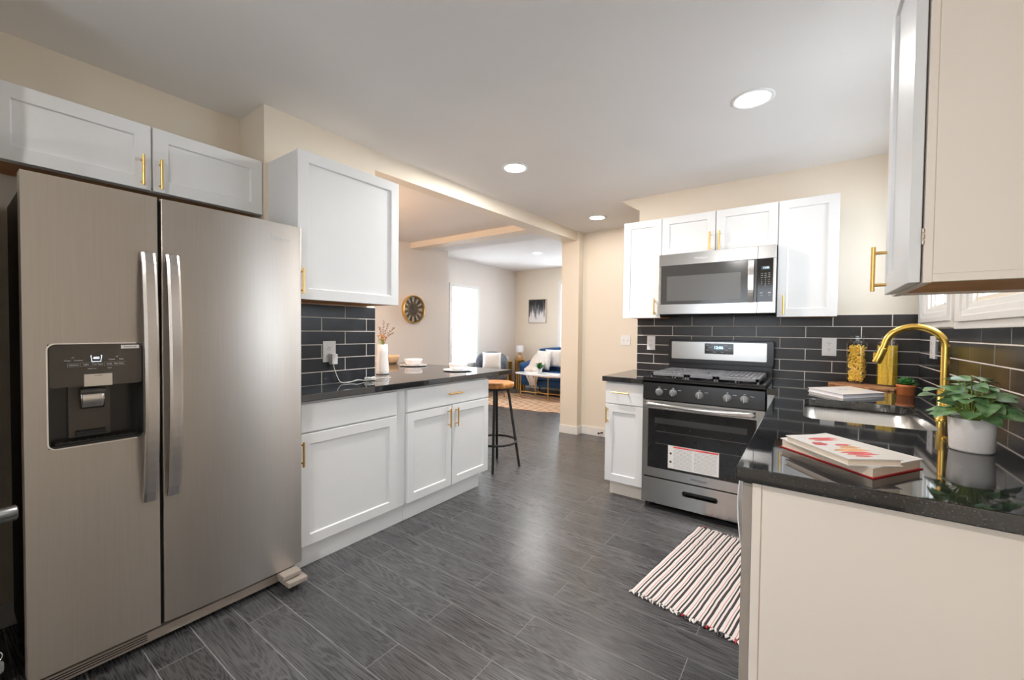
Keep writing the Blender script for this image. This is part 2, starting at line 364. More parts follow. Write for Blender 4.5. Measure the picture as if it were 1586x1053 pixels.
def shaker(fr, u0, u1, v0, v1, name, parent, th=.019, stile=.055, mat='cab', label=None):
    mb = MB(); g = .0015
    u0 += g; u1 -= g; v0 += g; v1 -= g
    # one closed leaf: frame ring, a small inner bevel and the sunk panel
    o = [(u0, v0), (u1, v0), (u1, v1), (u0, v1)]; i1 = [(u0+stile, v0+stile), (u1-stile, v0+stile), (u1-stile, v1-stile), (u0+stile, v1-stile)]
    e = .003; i2 = [(u0+stile+e, v0+stile+e), (u1-stile-e, v0+stile+e), (u1-stile-e, v1-stile-e), (u0+stile+e, v1-stile-e)]
    vs = [fr.p(u, v, 0) for u, v in o]+[fr.p(u, v, th) for u, v in o]+[fr.p(u, v, th) for u, v in i1]+[fr.p(u, v, th-.009) for u, v in i2]
    fs = [(0, 1, 2, 3), (12, 13, 14, 15)]
    for k in range(4):
        j = (k+1) % 4
        fs += [(k, j, 4+j, 4+k), (4+k, 4+j, 8+j, 8+k), (8+k, 8+j, 12+j, 12+k)]
    mb.add(vs, fs)
    return obj(name, mb, mat, parent, bevel=.0012, seg=1, fix=True, label=label)
def slab(fr, u0, u1, v0, v1, name, parent, th=.019, mat='cab'):
    mb = MB(); fr.box(mb, u0+.0015, u1-.0015, v0+.0015, v1-.0015, 0, th); return obj(name, mb, mat, parent, bevel=.002)
def pull(fr, u, v, L, parent, vert=True, off=.019, r=.0055, so=.03):
    mb = MB()
    if vert:
        mb.tube([fr.p(u, v-L/2, off+so), fr.p(u, v+L/2, off+so)], r, 12)
        for s_ in (-1, 1): mb.tube([fr.p(u, v+s_*L*.36, off), fr.p(u, v+s_*L*.36, off+so)], r*.8, 8)
    else:
        mb.tube([fr.p(u-L/2, v, off+so), fr.p(u+L/2, v, off+so)], r, 12)
        for s_ in (-1, 1): mb.tube([fr.p(u+s_*L*.36, v, off), fr.p(u+s_*L*.36, v, off+so)], r*.8, 8)
    return obj('handle', mb, 'brass', parent)

# ================================================================== SETTING
ZC = 2.443; ZL = 2.57
XR = .5865
structure('floor', MB().box(-6.2, 1.6, -2.0, 7.9, -.06, 0), 'floor', 'dark charcoal wood plank floor')
mb = MB(); mb.box(-4.7, .75, -1.75, 4.58, ZC, ZC+.12); mb.box(-2.483, .75, 4.58, 4.66, ZC, ZC+.12)
structure('ceiling', mb, 'ceil', 'smooth pale ceiling over kitchen and dining room')
structure('ceiling', MB().box(-5.5, .75, 4.50, 7.8, ZL, ZL+.12), 'ceil', 'white ceiling over the living room')
XW = -2.385
mb = MB(); mb.box(-2.48, XW, 1.04, 1.735, 0, ZC); mb.box(-2.79, -2.48, 1.04, 1.13, 0, ZC)
structure('wall_left', mb, 'wall', 'short cream wall stub between refrigerator alcove and dining opening')
structure('wall_alcove', MB().box(-2.79, -2.69, -1.7, 1.04, 0, ZC), 'wall', 'cream wall behind the refrigerator')
# long header from the stub to the column
mb = MB(); mb.add([(-2.385, 1.735, 2.315), (-2.48, 1.735, 2.315), (-2.48, 4.505, 2.335), (-2.285, 4.505, 2.335), (-2.385, 1.735, ZC), (-2.48, 1.735, ZC), (-2.48, 4.505, ZC), (-2.285, 4.505, ZC)],
           [(0, 1, 2, 3), (4, 7, 6, 5), (0, 3, 7, 4), (1, 5, 6, 2), (0, 4, 5, 1), (3, 2, 6, 7)])
structure('trim_1', mb, 'wall', 'cream ceiling header over the wide opening to the dining room')
structure('trim_2', MB().box(-4.49, -2.48, 3.84, 4.02, ZC-.075, ZC), 'wall', 'cream ceiling beam crossing the dining room')
mb = MB(); mb.box(-2.483, -2.252, 4.505, 4.72, 0, ZC); mb.box(-2.252, .75, 4.62, 4.72, 0, ZC)
structure('wall_passage', mb, 'wall', 'cream end wall of the passage with light switch')
mb = MB(); mb.box(-4.57, -2.483, 4.52, 4.58, ZC+.12, ZL); mb.box(-2.483, .75, 4.66, 4.72, ZC, ZL)
structure('wall_header_living', mb, 'wall_cool')
# stove wall with its sloped upper corner
mb = MB(); mb.prism([(-1.25, 0), (.70, 0), (.70, ZC), (-1.42, ZC), (-1.25, 2.335)], 3.679, 3.79, axis='y')
structure('wall_back', mb, 'wall', 'cream kitchen wall behind the range with angled upper corner')
structure('wall_passage_side', MB().box(.70, .78, 3.79, 4.66, 0, ZC), 'wall')
# right wall with two window openings
W1 = (3.00, 3.45); W2 = (1.98, 2.62); WZ0, WZ1 = 1.415, 2.12
mb = MB(); mb.box(XR, XR+.12, -1.7, 3.679, 0, WZ0); mb.box(XR, XR+.12, -1.7, 3.679, WZ1, ZC)
for a, b_ in ((-1.7, W2[0]), (W2[1], W1[0]), (W1[1], 3.679)): mb.box(XR, XR+.12, a, b_, WZ0, WZ1)
structure('wall_right', mb, 'wall', 'cream kitchen wall with windows over the sink')
# rear wall with an added window, out of view, as a source for the fill light
mb = MB(); mb.box(-2.79, -1.65, -1.8, -1.7, 0, ZC); mb.box(-.25, XR+.12, -1.8, -1.7, 0, ZC); mb.box(-1.65, -.25, -1.8, -1.7, 0, .85); mb.box(-1.65, -.25, -1.8, -1.7, 2.1, ZC)
structure('wall_front', mb, 'wall')
mb = MB()
for a in (-1.65, -.95-.02, -.25-.04): mb.box(a, a+.04, -1.78, -1.69, .85, 2.1)
for z in (.85, 1.45, 2.06): mb.box(-1.65, -.25, -1.78, -1.69, z, z+.04)
wo = structure('rear_fill_window', mb, 'trim')
obj('pane', MB().box(-1.65, -.25, -1.755, -1.750, .85, 2.1), 'pane', wo)
# dining / living walls
structure('wall_dining', MB().box(-4.59, -4.49, .5, 4.50, 0, ZL), 'wall_cool', 'pale dining room wall carrying the round clock')
structure('wall_dining_return', MB().box(-5.45, -4.49, 4.50, 4.58, 0, ZL), 'wall_cool')
mb = MB(); mb.box(-4.57, -4.05, .4, .5, 0, ZC); mb.box(-3.15, -2.79, .4, .5, 0, ZC); mb.box(-4.05, -3.15, .4, .5, 0, .85); mb.box(-4.05, -3.15, .4, .5, 2.1, ZC)
structure('wall_dining_rear', mb, 'wall_cool')
mb = MB()
for a in (-4.05, -3.62, -3.19): mb.box(a, a+.04, .42, .51, .85, 2.1)
for z in (.85, 1.45, 2.06): mb.box(-4.05, -3.15, .42, .51, z, z+.04)
wo = structure('dining_fill_window', mb, 'trim'); obj('pane', MB().box(-4.05, -3.15, .455, .46, .85, 2.1), 'pane', wo)  # added window, never in view, to go with the dining fill light
XL = -5.35
LW = (5.56, 6.26, .62, 2.05)
mb = MB(); mb.box(XL-.1, XL, 4.58, LW[0], 0, ZL); mb.box(XL-.1, XL, LW[1], 7.6, 0, ZL); mb.box(XL-.1, XL, LW[0], LW[1], 0, LW[2]); mb.box(XL-.1, XL, LW[0], LW[1], LW[3], ZL)
structure('wall_living_left', mb, 'wall_cool', 'pale living room wall with tall bright window')
FW = (-4.19, -3.2, .7, 2.22)
mb = MB(); mb.box(XL-.1, FW[0], 7.6, 7.7, 0, ZL); mb.box(FW[1], .75, 7.6, 7.7, 0, ZL); mb.box(FW[0], FW[1], 7.6, 7.7, 0, FW[2]); mb.box(FW[0], FW[1], 7.6, 7.7, FW[3], ZL)
structure('wall_living_far', mb, 'wall', 'cream far wall of the living room behind the sofa')
structure('wall_living_right', MB().box(.75, .85, 4.66, 7.7, 0, ZL), 'wall')
# baseboards
def bb(name, boxes):
    mb = MB()
    for b_ in boxes: mb.box(*b_)
    return structure(name, mb, 'trim', bevel=.004)
bb('baseboard_passage', [(-2.483, -2.252, 4.490, 4.505, 0, .10), (-2.252, -2.238, 4.490, 4.62, 0, .10), (-2.238, .70, 4.605, 4.62, 0, .10)])
bb('baseboard_alcove', [(-2.69, -2.675, -1.7, 1.04, 0, .10)])
bb('baseboard_living_far', [(XL, .75, 7.585, 7.6, 0, .11)])
bb('baseboard_living_left', [(XL, XL+.015, 4.72, 7.6, 0, .11)])
bb('baseboard_dining', [(-4.49, -4.475, .5, 4.58, 0, .11)])

# kitchen windows in the right wall: moulded casing (structure) with sash and pane
def kwindow(name, y0, y1, g0, g1, z0):
    f = Fr('x', -1, XR); mb = MB()
    steps = [(0, .018), (.030, .030), (.055, .022), (.080, .014)]
    def ring(a0, a1, b0, b1, c0, c1, d0, d1, n): # outer rect a0..a1,b0..b1 inner c0..c1,d0..d1
        f.box(mb, a0, a1, b0, d0, 0, n); f.box(mb, a0, a1, d1, b1, 0, n); f.box(mb, a0, c0, d0, d1, 0, n); f.box(mb, c1, a1, d0, d1, 0, n)
    zt = 2.22
    o0, o1, oz0, oz1 = y0, y1, z0, zt
    for (t0, n), t1 in zip(steps, [.030, .055, .080, .104]):
        k0 = (g0-y0)/.104; k1 = (y1-g1)/.104
        ring(y0+t0*k0, y1-t0*k1, z0+t0*1.1, zt-t0, y0+t1*k0, y1-t1*k1, z0+t1*1.1, zt-t1, n)
    w_ = structure(name, mb, 'trim', bevel=.002)
    s = MB(); a, b_ = g0, g1; gz0, gz1 = z0+.114, zt-.104
    for q in ((a, a+.022, gz0, gz1), (b_-.022, b_, gz0, gz1), (a, b_, gz0, gz0+.022), (a, b_, gz1-.022, gz1), (a, b_, (gz0+gz1)/2-.012, (gz0+gz1)/2+.012), ((a+b_)/2-.010, (a+b_)/2+.010, gz0, gz1)):
        s.box(XR+.015, XR+.045, q[0], q[1], q[2], q[3])
    jb = MB()
    for q in ((a-.001, a+.012, gz0, gz1), (b_-.012, b_+.001, gz0, gz1), (a, b_, gz0-.001, gz0+.012), (a, b_, gz1-.012, gz1+.001)): jb.box(XR+.001, XR+.125, *q)
    obj('jamb', jb, 'trim', w_)
    obj('sash', s, 'trim', w_); obj('pane', MB().box(XR+.028, XR+.032, a, b_, gz0, gz1), 'pane', w_)
    return w_
kwindow('window_1', 2.925, 3.672, 3.00, 3.45, 1.290)
kwindow('window_2', 1.75, 2.87, 1.98, 2.62, 1.280)
obj('catch', MB().box(XR-.012, XR-.002, 2.885, 2.905, 1.31, 1.37), 'hinge', None, kind='structure').name = 'trim_3'
# living windows
def lwindow(name, f, u0, u1, v0, v1, blind=True):
    mb = MB(); c = .07
    f.box(mb, u0-c, u0, v0-c, v1+c, 0, .02); f.box(mb, u1, u1+c, v0-c, v1+c, 0, .02); f.box(mb, u0, u1, v1, v1+c, 0, .02); f.box(mb, u0, u1, v0-c, v0, 0, .03)
    f.box(mb, u0, u1, (v0+v1)/2-.015, (v0+v1)/2+.015, -.06, -.04)
    w_ = structure(name, mb, 'trim', bevel=.003)
    p = MB(); f.box(p, u0, u1, v0, v1, -.075, -.07); obj('pane', p, 'pane', w_)
    if blind:
        b_ = MB(); n = int((v1-v0)/.04)
        for k in range(n): f.box(b_, u0+.01, u1-.01, v0+k*.04+.003, v0+k*.04+.036, -.035, -.033)
        obj('blind', b_, 'blind', w_)
lwindow('window_3', Fr('x', 1, XL), *LW)
lwindow('window_4', Fr('y', -1, 7.6), *FW, blind=False)

# ---------------- tiled splashbacks
def tiles(name, f, u0, u1, v0, v1, topv, joint, gloss, pitch=.0815, L=.309, cut=None):
    mb = MB(); f.box(mb, u0, u1, v0, v1, 0, .0088, 1)
    g = .0024; row = 0; vt = topv
    while vt > v0+.005:
        vb = max(vt-pitch, v0); t = min(vt, v1)
        if t-vb > .012:
            s = joint+(L/2 if row % 2 else 0); k = math.floor((u0-s)/L)-1
            while s+k*L < u1:
                a = max(u0, s+k*L)+g; b_ = min(u1, s+(k+1)*L)-g
                if b_-a > .01: f.box(mb, a, b_, vb+g, t-g, .004, .010, 0)
                k += 1
        vt -= pitch; row += 1
    return structure(name, mb, [gloss, 'grout'], bevel=.0012)
o = tiles('wall_tiles_left', Fr('x', 1, XW), 1.075, 1.735, .9135, 1.395, 1.399, 1.511, 'tile_left'); o['label'] = 'charcoal subway tile panel above the left counter'
o = tiles('wall_tiles_back', Fr('y', -1, 3.679), -1.25, XR, .9135, 1.385, 1.3845, -.173, 'tile'); o['label'] = 'charcoal subway tile splashback behind the range'
o = tiles('wall_tiles_right', Fr('x', -1, XR), 1.18, 3.669, .9135, 1.288, 1.3, 3.124-.309*2, 'tile_gloss'); o['label'] = 'glossy charcoal subway tiles behind the faucet'

# ---------------- ceiling downlights
def downlight(x, y, z, label, power):
    t = thing('ceiling_light', label, 'ceiling light', (x, y, z), 'recessed ceiling lights')
    obj('trim_ring', MB().lathe([(.098, 0), (.098, -.003), (.092, -.007), (.074, -.004), (.074, 0)], (x, y, z), 40), 'white', t)
    obj('lens', MB().lathe([(.074, -.002), (.072, -.0045), (0, -.005)], (x, y, z), 40), 'downlight', t)
    l = bpy.data.lights.new('downlight_lamp', 'AREA'); l.shape = 'DISK'; l.size = .14; l.energy = power; l.color = (1, .97, .93)
    lo = bpy.data.objects.new('downlight_lamp', l); COL.objects.link(lo); lo.location = (x, y, z-.012)
    return t
downlight(-.258, 2.444, ZC, 'bright recessed round ceiling light nearest the range side, largest in view', 3)
downlight(-1.776, 2.498, ZC, 'bright recessed round ceiling light in the middle of the kitchen ceiling', 19)
downlight(-1.829, 4.065, ZC, 'recessed round ceiling light near the passage end wall', 2)
downlight(-3.782, 5.99, ZL, 'small recessed round ceiling light in the living room', 9)
l = downlight(-.9, -.7, ZC, 'added fill ceiling light at the rear of the kitchen, out of view', 15)  # unseen fixture added as fill for the kitchen

# ================================================================== REFRIGERATOR
XF = -2.035
structure('wall_alcove_shade', MB().box(-2.69, -2.24, .03, .112, 0, ZC), 'wall')  # unseen wall added to keep light off the refrigerator alcove
t = thing('refrigerator', 'large stainless side-by-side refrigerator with ice and water dispenser', 'refrigerator', (-2.35, .61, 0))
obj('body', MB().box(-2.66, -2.105, .18, 1.03, .06, 1.735), 'fridgeside', t, .006)
fr = Fr('x', 1, -2.105)
YM = .5085
def fdoor(y0, y1, cut=None):
    mb = MB(); c = .012
    if not cut:
        poly = [(-2.100, y0), (-2.100, y1), (XF-c, y1), (XF-.006, y1-.004)]+[(XF-.003+.007*math.sin(math.pi*k/16)**.8-.003*(abs(k/8-1)**4), y1-.008-(y1-y0-.016)*k/16) for k in range(17)]+[(XF-.006, y0+.004), (XF-c, y0)]
        mb.prism(poly, .085, 1.745)
        for i in range(len(mb.smooth)-len(poly), len(mb.smooth)): mb.smooth[i] = True
        return mb
    a, b_, z0, z1 = cut   # door with an opening for the dispenser
    for (p, q, r_, s_) in ((y0, y1, .085, z0), (y0, y1, z1, 1.745), (y0, a, z0, z1), (b_, y1, z0, z1)): mb.box(-2.100, XF, p, q, r_, s_)
    return mb
DY0, DY1, DZ0, DZ1 = .213, .4615, .836, 1.193
d1 = obj('door', fdoor(.164, YM-.005, (DY0+.004, DY1-.004, DZ0+.004, DZ1-.004)), 'fridge', t, label='left freezer door with the dispenser')
d2 = obj('door', fdoor(YM+.006, 1.062), 'fridge', t, .0015, label='right refrigerator door')
obj('gasket', MB().box(-2.100, -2.055, YM-.006, YM+.007, .085, 1.742), 'darkgap', t)
def fhandle(ya, yb, z0, z1, parent):
    # bowed flat bar whose middle stands further out, tapering at the ends
    mb = MB(); n = 24; w2 = (yb-ya)/2; yc = (ya+yb)/2
    def P(k, e):
        s = k/n; z = z0+(z1-z0)*s; b_ = math.sin(math.pi*s)
        n_ = .022+.040*b_**.6
        return yc, z, n_
    vs = []; fs = []
    for k in range(n+1):
        yc_, z, nn = P(k, 0)
        for (dy, dn) in ((-w2, -.006), (-w2, .004), (-w2*.6, .009), (w2*.6, .009), (w2, .004), (w2, -.006)): vs.append((XF+nn+dn, yc_+dy, z))
    for k in range(n):
        for j in range(6): fs.append((k*6+j, k*6+(j+1) % 6, (k+1)*6+(j+1) % 6, (k+1)*6+j))
    fs += [[5, 4, 3, 2, 1, 0], [n*6+j for j in range(6)]]
    mb.add(vs, fs, 0, False)
    for z in (z0+.012, z1-.012): mb.box(XF-.001, XF+.022, yc-w2*.7, yc+w2*.7, z-.010, z+.010)
    return obj('handle', mb, 'fridge_handle', parent, .0015, 2, fix=True)
fhandle(.449, .491, .592, 1.528, d1); fhandle(.521, .563, .594, 1.530, d2)
# dispenser: frame, sloped control fascia, dark cavity, paddle
def rrect(a, b_, c, d, r, n=6):
    P = []
    for (cx, cy_, t0) in ((b_-r, d-r, 0), (a+r, d-r, 90), (a+r, c+r, 180), (b_-r, c+r, 270)):
        for k in range(n+1): th = math.radians(t0+90*k/n); P.append((cx+r*math.cos(th), cy_+r*math.sin(th)))
    return P
dsp = thing('dispenser', None, None, WL[t.name]); dsp.parent = t; dsp.location = (0, 0, 0); WL[dsp.name] = WL[t.name]
ro = rrect(DY0, DY1, DZ0, DZ1, .022); ri = rrect(DY0+.004, DY1-.004, DZ0+.004, DZ1-.004, .019); n = len(ro)
mb = MB(); vs = [(XF+.0035, *p) for p in ro]+[(XF+.0035, *p) for p in ri]+[(XF-.01, *p) for p in ro]+[(XF-.01, *p) for p in ri]; fs = []
for k in range(n): j = (k+1) % n; fs += [(k, j, n+j, n+k), (2*n+k, 3*n+k, 3*n+j, 2*n+j), (k, 2*n+k, 2*n+j, j), (n+k, n+j, 3*n+j, 3*n+k)]
mb.add(vs, fs); obj('bezel', mb, 'chrome', dsp, fix=True)
# cavity shell
mb = MB(); bk = XF-.060
mb.box(bk-.004, bk, DY0+.004, DY1-.004, DZ0+.004, DZ1-.004); mb.box(bk, XF, DY0+.0035, DY0+.008, DZ0+.004, DZ1-.004); mb.box(bk, XF, DY1-.008, DY1-.0035, DZ0+.004, DZ1-.004)
mb.box(bk, XF-.002, DY0+.004, DY1-.004, DZ0+.0035, DZ0+.012)
mb.box(bk, XF-.012, DY0+.02, DY1-.02, DZ0+.012, DZ0+.018)
for k in range(9): mb.box(bk+.01, XF-.014, DY0+.03+k*.022, DY0+.036+k*.022, DZ0+.018, DZ0+.021)
obj('cavity', mb, 'black', dsp)
mb = MB(); mb.prism([(x, y) for x, y in rrect(DY0+.006, DY1-.006, 1.043, DZ1-.005, .012)], XF-.02, XF-.001, axis='x')
obj('control_panel', mb, 'brown_glass', dsp)
mb = MB(); mb.prism(rrect(.268, .374, .862, 1.045, .004), bk, bk+.018, axis='x')
obj('backplate', mb, 'brown_glass', dsp)
mb = MB(); mb.prism([(bk+.018, .868), (bk+.034, .868), (bk+.024, .882), (bk+.018, .885)], .285, .360, axis='y'); obj('drip_lip', mb, 'black', dsp)
obj('lever_mount', MB().box(XF-.020, XF+.002, .300, .374, 1.040, 1.085), 'fridge_handle', dsp, .002)
def arc_box(y0, y1, z0, z1, out):
    mb = MB(); mb.grid(lambda u, v: (XF-.028+out*math.sin(math.pi*v*.8), y0+(y1-y0)*u, z0+(z1-z0)*v), 8, 8); return mb
obj('paddle', arc_box(.296, .356, .962, 1.018, .012), 'fridge_handle', dsp, solid=.004)
obj('paddle_hinge', MB().tube([(XF-.02, .295, 1.022), (XF-.02, .357, 1.022)], .011, 14), 'grey', dsp)
X3, Y3 = (0, 1, 0), (0, 0, 1)
mb = MB()
for a in range(5): y = .262+a*.030; mb.box(XF-.001, XF-.0003, y, y+.028, 1.1115, 1.1120); mb.box(XF-.001, XF-.0003, y, y+.0006, 1.1115, 1.1240); mb.box(XF-.001, XF-.0003, y, y+.028, 1.1235, 1.1240)
obj('button_outlines', mb, 'lightgrey', dsp)
for s_, y, z, sz in (('Options', .277, 1.1178, .007), ('Light', .307, 1.1178, .007), ('Ice Type', .337, 1.1178, .007), ('Lock', .366, 1.1178, .007), ('Filter Reset', .391, 1.1178, .0055),
                     ('Water', .262, 1.133, .006), ('Crushed', .288, 1.133, .006), ('Cubed', .372, 1.133, .006), ('Filter', .398, 1.133, .006), ('Hold 3 sec', .322, 1.103, .005), ('Hold', .366, 1.103, .005), ('\u2713', .275, 1.143, .010), ('\u2713', .386, 1.143, .010)):
    text('lettering', s_, sz, 'white', dsp, (XF-.0006, y, z), X3, Y3, .0002)
mb = MB(); c0 = XF-.001
for (a, b_, c, d) in ((.318, .3205, 1.1490, 1.1270), (.3455, .343, 1.149, 1.127)):
    mb.add([(c0+.001, a, c), (c0+.001, a+.0015, c), (c0+.001, b_+.0015, d), (c0+.001, b_, d)], [(0, 1, 2, 3)])
mb.box(c0, c0+.0012, .3205, .3445, 1.1265, 1.128)
mb.box(c0, c0+.0012, .318, .3205, 1.146, 1.149); mb.box(c0, c0+.0012, .3440, .347, 1.146, 1.149)
obj('glass_symbol', mb, 'white_led', dsp)
text('display_lettering', '400', .011, 'white_led', dsp, (XF-.0004, .3322, 1.1395), X3, Y3, .0003, bold=.0003)
lb = obj('sticker', MB().box(XF-.001, XF+.0002, .397, .447, 1.171, 1.184), 'white', dsp)
text('lettering', 'EveryDrop', .008, 'ink', lb, (XF+.0006, .422, 1.1775), X3, Y3, .0002)
text('lettering', 'ACTION', .005, 'ink', dsp, (XF+.0026, .337, 1.078), X3, Y3, .0002)
text('lettering', 'PUSH', .006, 'ink', dsp, (XF-.012, .326, .974), X3, Y3, .0006)
text('logo_lettering', 'Whirlpool', .022, 'white', d2, (XF+.0045, .957, 1.672), X3, Y3, .0003)
# base grille and hinge cover foot
mb = MB(); mb.box(-2.090, -2.066, .18, 1.0, .022, .060)
for k in range(3): mb.box(-2.067, -2.0655, .19, .47, .031+k*.009, .035+k*.009, 1)
obj('kick_grille', mb, ['fgrille', 'darkgap'], t, .002)
mb = MB(); mb.box(-2.07, -1.955, .955, 1.045, .028, .052); mb.box(-2.055, -1.985, .945, 1.03, .056, .078); obj('hinge_cover', mb, 'fgrille', t, .004)
for y in (.22, 1.0): obj('foot', MB().lathe([(.016, 0), (.016, .012), (.010, .014), (.010, .062)], (-2.12, y, 0), 16), 'darkgap', t)

# ================================================================== LEFT CABINETS
t = thing('wall_cabinet', 'wide white two-door cabinet above the refrigerator with brass handles', 'cabinet', (-2.55, .59, 1.858))
mb = MB(); mb.box(-2.69, -2.415, .117, 1.038, 1.876, 2.14); obj('carcass', mb, 'cab', t, .001)
mb = MB(); mb.box(-2.69, -2.415, .117, 1.038, 1.868, 1.8755); obj('underside', mb, 'wood_under', t)
obj('bottom_rail', MB().box(-2.437, -2.4155, .117, 1.038, 1.857, 1.868), 'cab', t)
f = Fr('x', 1, -2.415)
d = shaker(f, .117, .5745, 1.856, 2.142, 'door', t); pull(f, .541, 1.934, .130, d)
d = shaker(f, .579, 1.037, 1.856, 2.142, 'door', t); pull(f, .604, 1.932, .130, d)

t = thing('wall_cabinet', 'white single-door wall cabinet hanging above the left counter', 'cabinet', (-2.23, 1.366, 1.39))
mb = MB(); mb.box(XW, -2.092, 1.060, 1.680, 1.414, 2.140); obj('carcass', mb, 'cab', t, .0008)
obj('underside', MB().box(XW, -2.094, 1.062, 1.678, 1.402, 1.4138), 'wood_under', t)
f = Fr('x', 1, -2.090)
d = shaker(f, 1.058, 1.682, 1.397, 2.145, 'door', t); pull(f, 1.072, 1.487, .128, d)

XB = -2.117
f = Fr('x', 1, XB)
def toe(mb, y0, y1): mb.box(-2.385, -2.132, y0, y1, 0, .112)
t = thing('base_cabinet', 'white base cabinet with single door and drawer beside the refrigerator', 'cabinet', (-2.25, 1.39, 0))
mb = MB(); mb.box(-2.383, XB-.001, 1.07, 1.772, .112, .876); obj('carcass', mb, 'cab', t, .0008)
mb = MB(); mb.box(-2.383, -2.135, 1.07, 1.772, 0, .112); obj('toe_kick', mb, 'cab', t)
slab(f, 1.078, 1.695, .712, .862, 'drawer', t)
d = shaker(f, 1.078, 1.695, .118, .706, 'door', t); pull(f, 1.086, .61, .128, d)
t = thing('base_cabinet', 'white base cabinet with drawer and two doors at the counter end by the stool', 'cabinet', (-2.4, 2.2, 0))
mb = MB(); mb.box(-2.72, XB-.001, 1.774, 2.612, .112, .876); obj('carcass', mb, 'cab', t, .0008)
mb = MB(); mb.box(-2.68, -2.135, 1.774, 2.535, 0, .112); obj('toe_kick', mb, 'cab', t)
d = slab(f, 1.778, 2.612, .712, .862, 'drawer', t); pull(f, 2.205, .792, .135, d, vert=False)
d = shaker(f, 1.778, 2.188, .118, .706, 'door', t); pull(f, 2.150, .618, .135, d)
d = shaker(f, 2.192, 2.612, .118, .706, 'door', t); pull(f, 2.228, .618, .135, d)

def counter(name, poly, label, z0=.8765, z1=.914, holes=None):
    return obj(name, MB().prism(poly, z0, z1), 'granite', None, .003, 2, label=label, cat='countertop')
mb = MB(); mb.prism([(-2.373, 1.07), (-2.075, 1.07), (-2.075, 2.905), (-3.60, 2.77), (-3.60, 1.742), (-2.373, 1.742)], .8765, .914)
obj('countertop', mb, 'granite', None, .003, label='polished black granite countertop running from refrigerator to breakfast bar', cat='countertop')
# support panel under the far end of the bar
t = obj('support_panel', MB().box(-3.5, -3.46, 1.85, 2.65, 0, .8763), 'cab', None, .002, label='white panel holding up the bar end on dining side', cat='support panel')

# outlets ----------------------------------------------------------
def outlet(f, u, v, label, w_=.082, h_=.128, switch=0, n0=.0101):
    t = thing('wall_switch' if switch else 'wall_outlet', label, 'light switch' if switch else 'outlet', f.p(u, v-h_/2, n0))
    mb = MB(); f.box(mb, u-w_/2, u+w_/2, v-h_/2, v+h_/2, n0, n0+.006); obj('cover_plate', mb, 'white', t, .002)
    if switch:
        for s_ in (-1, 1):
            q = MB(); f.box(q, u+s_*w_*.2-.005, u+s_*w_*.2+.005, v-.012, v+.012, n0+.006, n0+.009); f.box(q, u+s_*w_*.2-.003, u+s_*w_*.2+.003, v-.002, v+.010, n0+.009, n0+.017); obj('toggle', q, 'trim', t)
    else:
        for s_ in (-1, 1):
            vc = v+s_*.0205; q = MB()
            P = [(u+.0155*math.cos(a), vc+.0145*math.sin(a)*.95) for a in [2*math.pi*k/20 for k in range(20)]]
            ax = 'x' if f.ax == 'x' else 'y'; n1, n2 = sorted((f.b+f.sg*(n0+.006), f.b+f.sg*(n0+.0078)))
            q.prism(P, n1, n2, axis=ax)
            rc = obj('receptacle', q, 'trim', t, fix=True)
            q = MB(); f.box(q, u-.0075, u-.0050, vc, vc+.009, n0+.0075, n0+.0082); f.box(q, u+.0050, u+.0075, vc, vc+.0075, n0+.0075, n0+.0082); f.box(q, u-.002, u+.002, vc-.010, vc-.005, n0+.0075, n0+.0082); obj('slots', q, 'ink', rc)
    return t
outlet(Fr('x', 1, XW), 1.402, 1.112, 'white outlet with charger plugged in on left tiles')
outlet(Fr('y', -1, 3.679), -1.123, 1.155, 'white outlet on tiles left of the range', w_=.070, h_=.122)
outlet(Fr('y', -1, 3.679), .118, 1.160, 'white outlet on tiles between range and pasta jars')
outlet(Fr('x', -1, XR), 3.30, 1.180, 'white outlet on the right tiled wall behind the faucet', w_=.11)
outlet(Fr('y', -1, 4.62), -1.705, 1.152, 'white double light switch on cream passage wall', w_=.115, h_=.115, switch=1, n0=.0002)
# charger and cord
x0 = XW+.017
t = thing('phone_charger', 'white charger block plugged into the left outlet with white cord', 'charger', (x0, 1.41, 1.05))
obj('block', MB().box(x0+.0012, x0+.040, 1.395, 1.432, 1.035, 1.098), 'white', t, .004)
pts = [(x0+.02, 1.413, 1.036), (x0+.024, 1.425, .99), (x0+.03, 1.44, .945), (x0+.04, 1.455, .922), (x0+.05, 1.49, .919), (x0+.045, 1.53, .922), (x0+.04, 1.57, .928), (x0+.045, 1.61, .921), (x0+.05, 1.65, .9185), (x0+.06, 1.69, .9185)]
def smooth_path(P, n=6):
    P = [Vector(p) for p in P]; out = []
    for i in range(len(P)-1):
        a, b_, c, d = P[max(i-1, 0)], P[i], P[i+1], P[min(i+2, len(P)-1)]
        for k in range(n):
            u = k/n; out.append(.5*((2*b_)+(-a+c)*u+(2*a-5*b_+4*c-d)*u*u+(-a+3*b_-3*c+d)*u**3))
    out.append(P[-1]); return out
cord = MB(); cord.tube(smooth_path(pts), .0027, 8)
cc = Vector((x0+.055, 1.655, .926))
loop = [cc+Vector((.018*math.cos(a*1.9), .034*math.sin(a), .008*math.sin(a*2.7)+.004)) for a in [k*.45 for k in range(46)]]
cord.tube(smooth_path(loop, 3), .0024, 8)
cord.tube(smooth_path([(x0+.05, 1.66, .924), (x0+.07, 1.73, .930), (x0+.06, 1.79, .921), (x0+.02, 1.84, .919), (x0-.05, 1.86, .919)]), .0024, 8)
obj('cord', cord, 'cord', t)

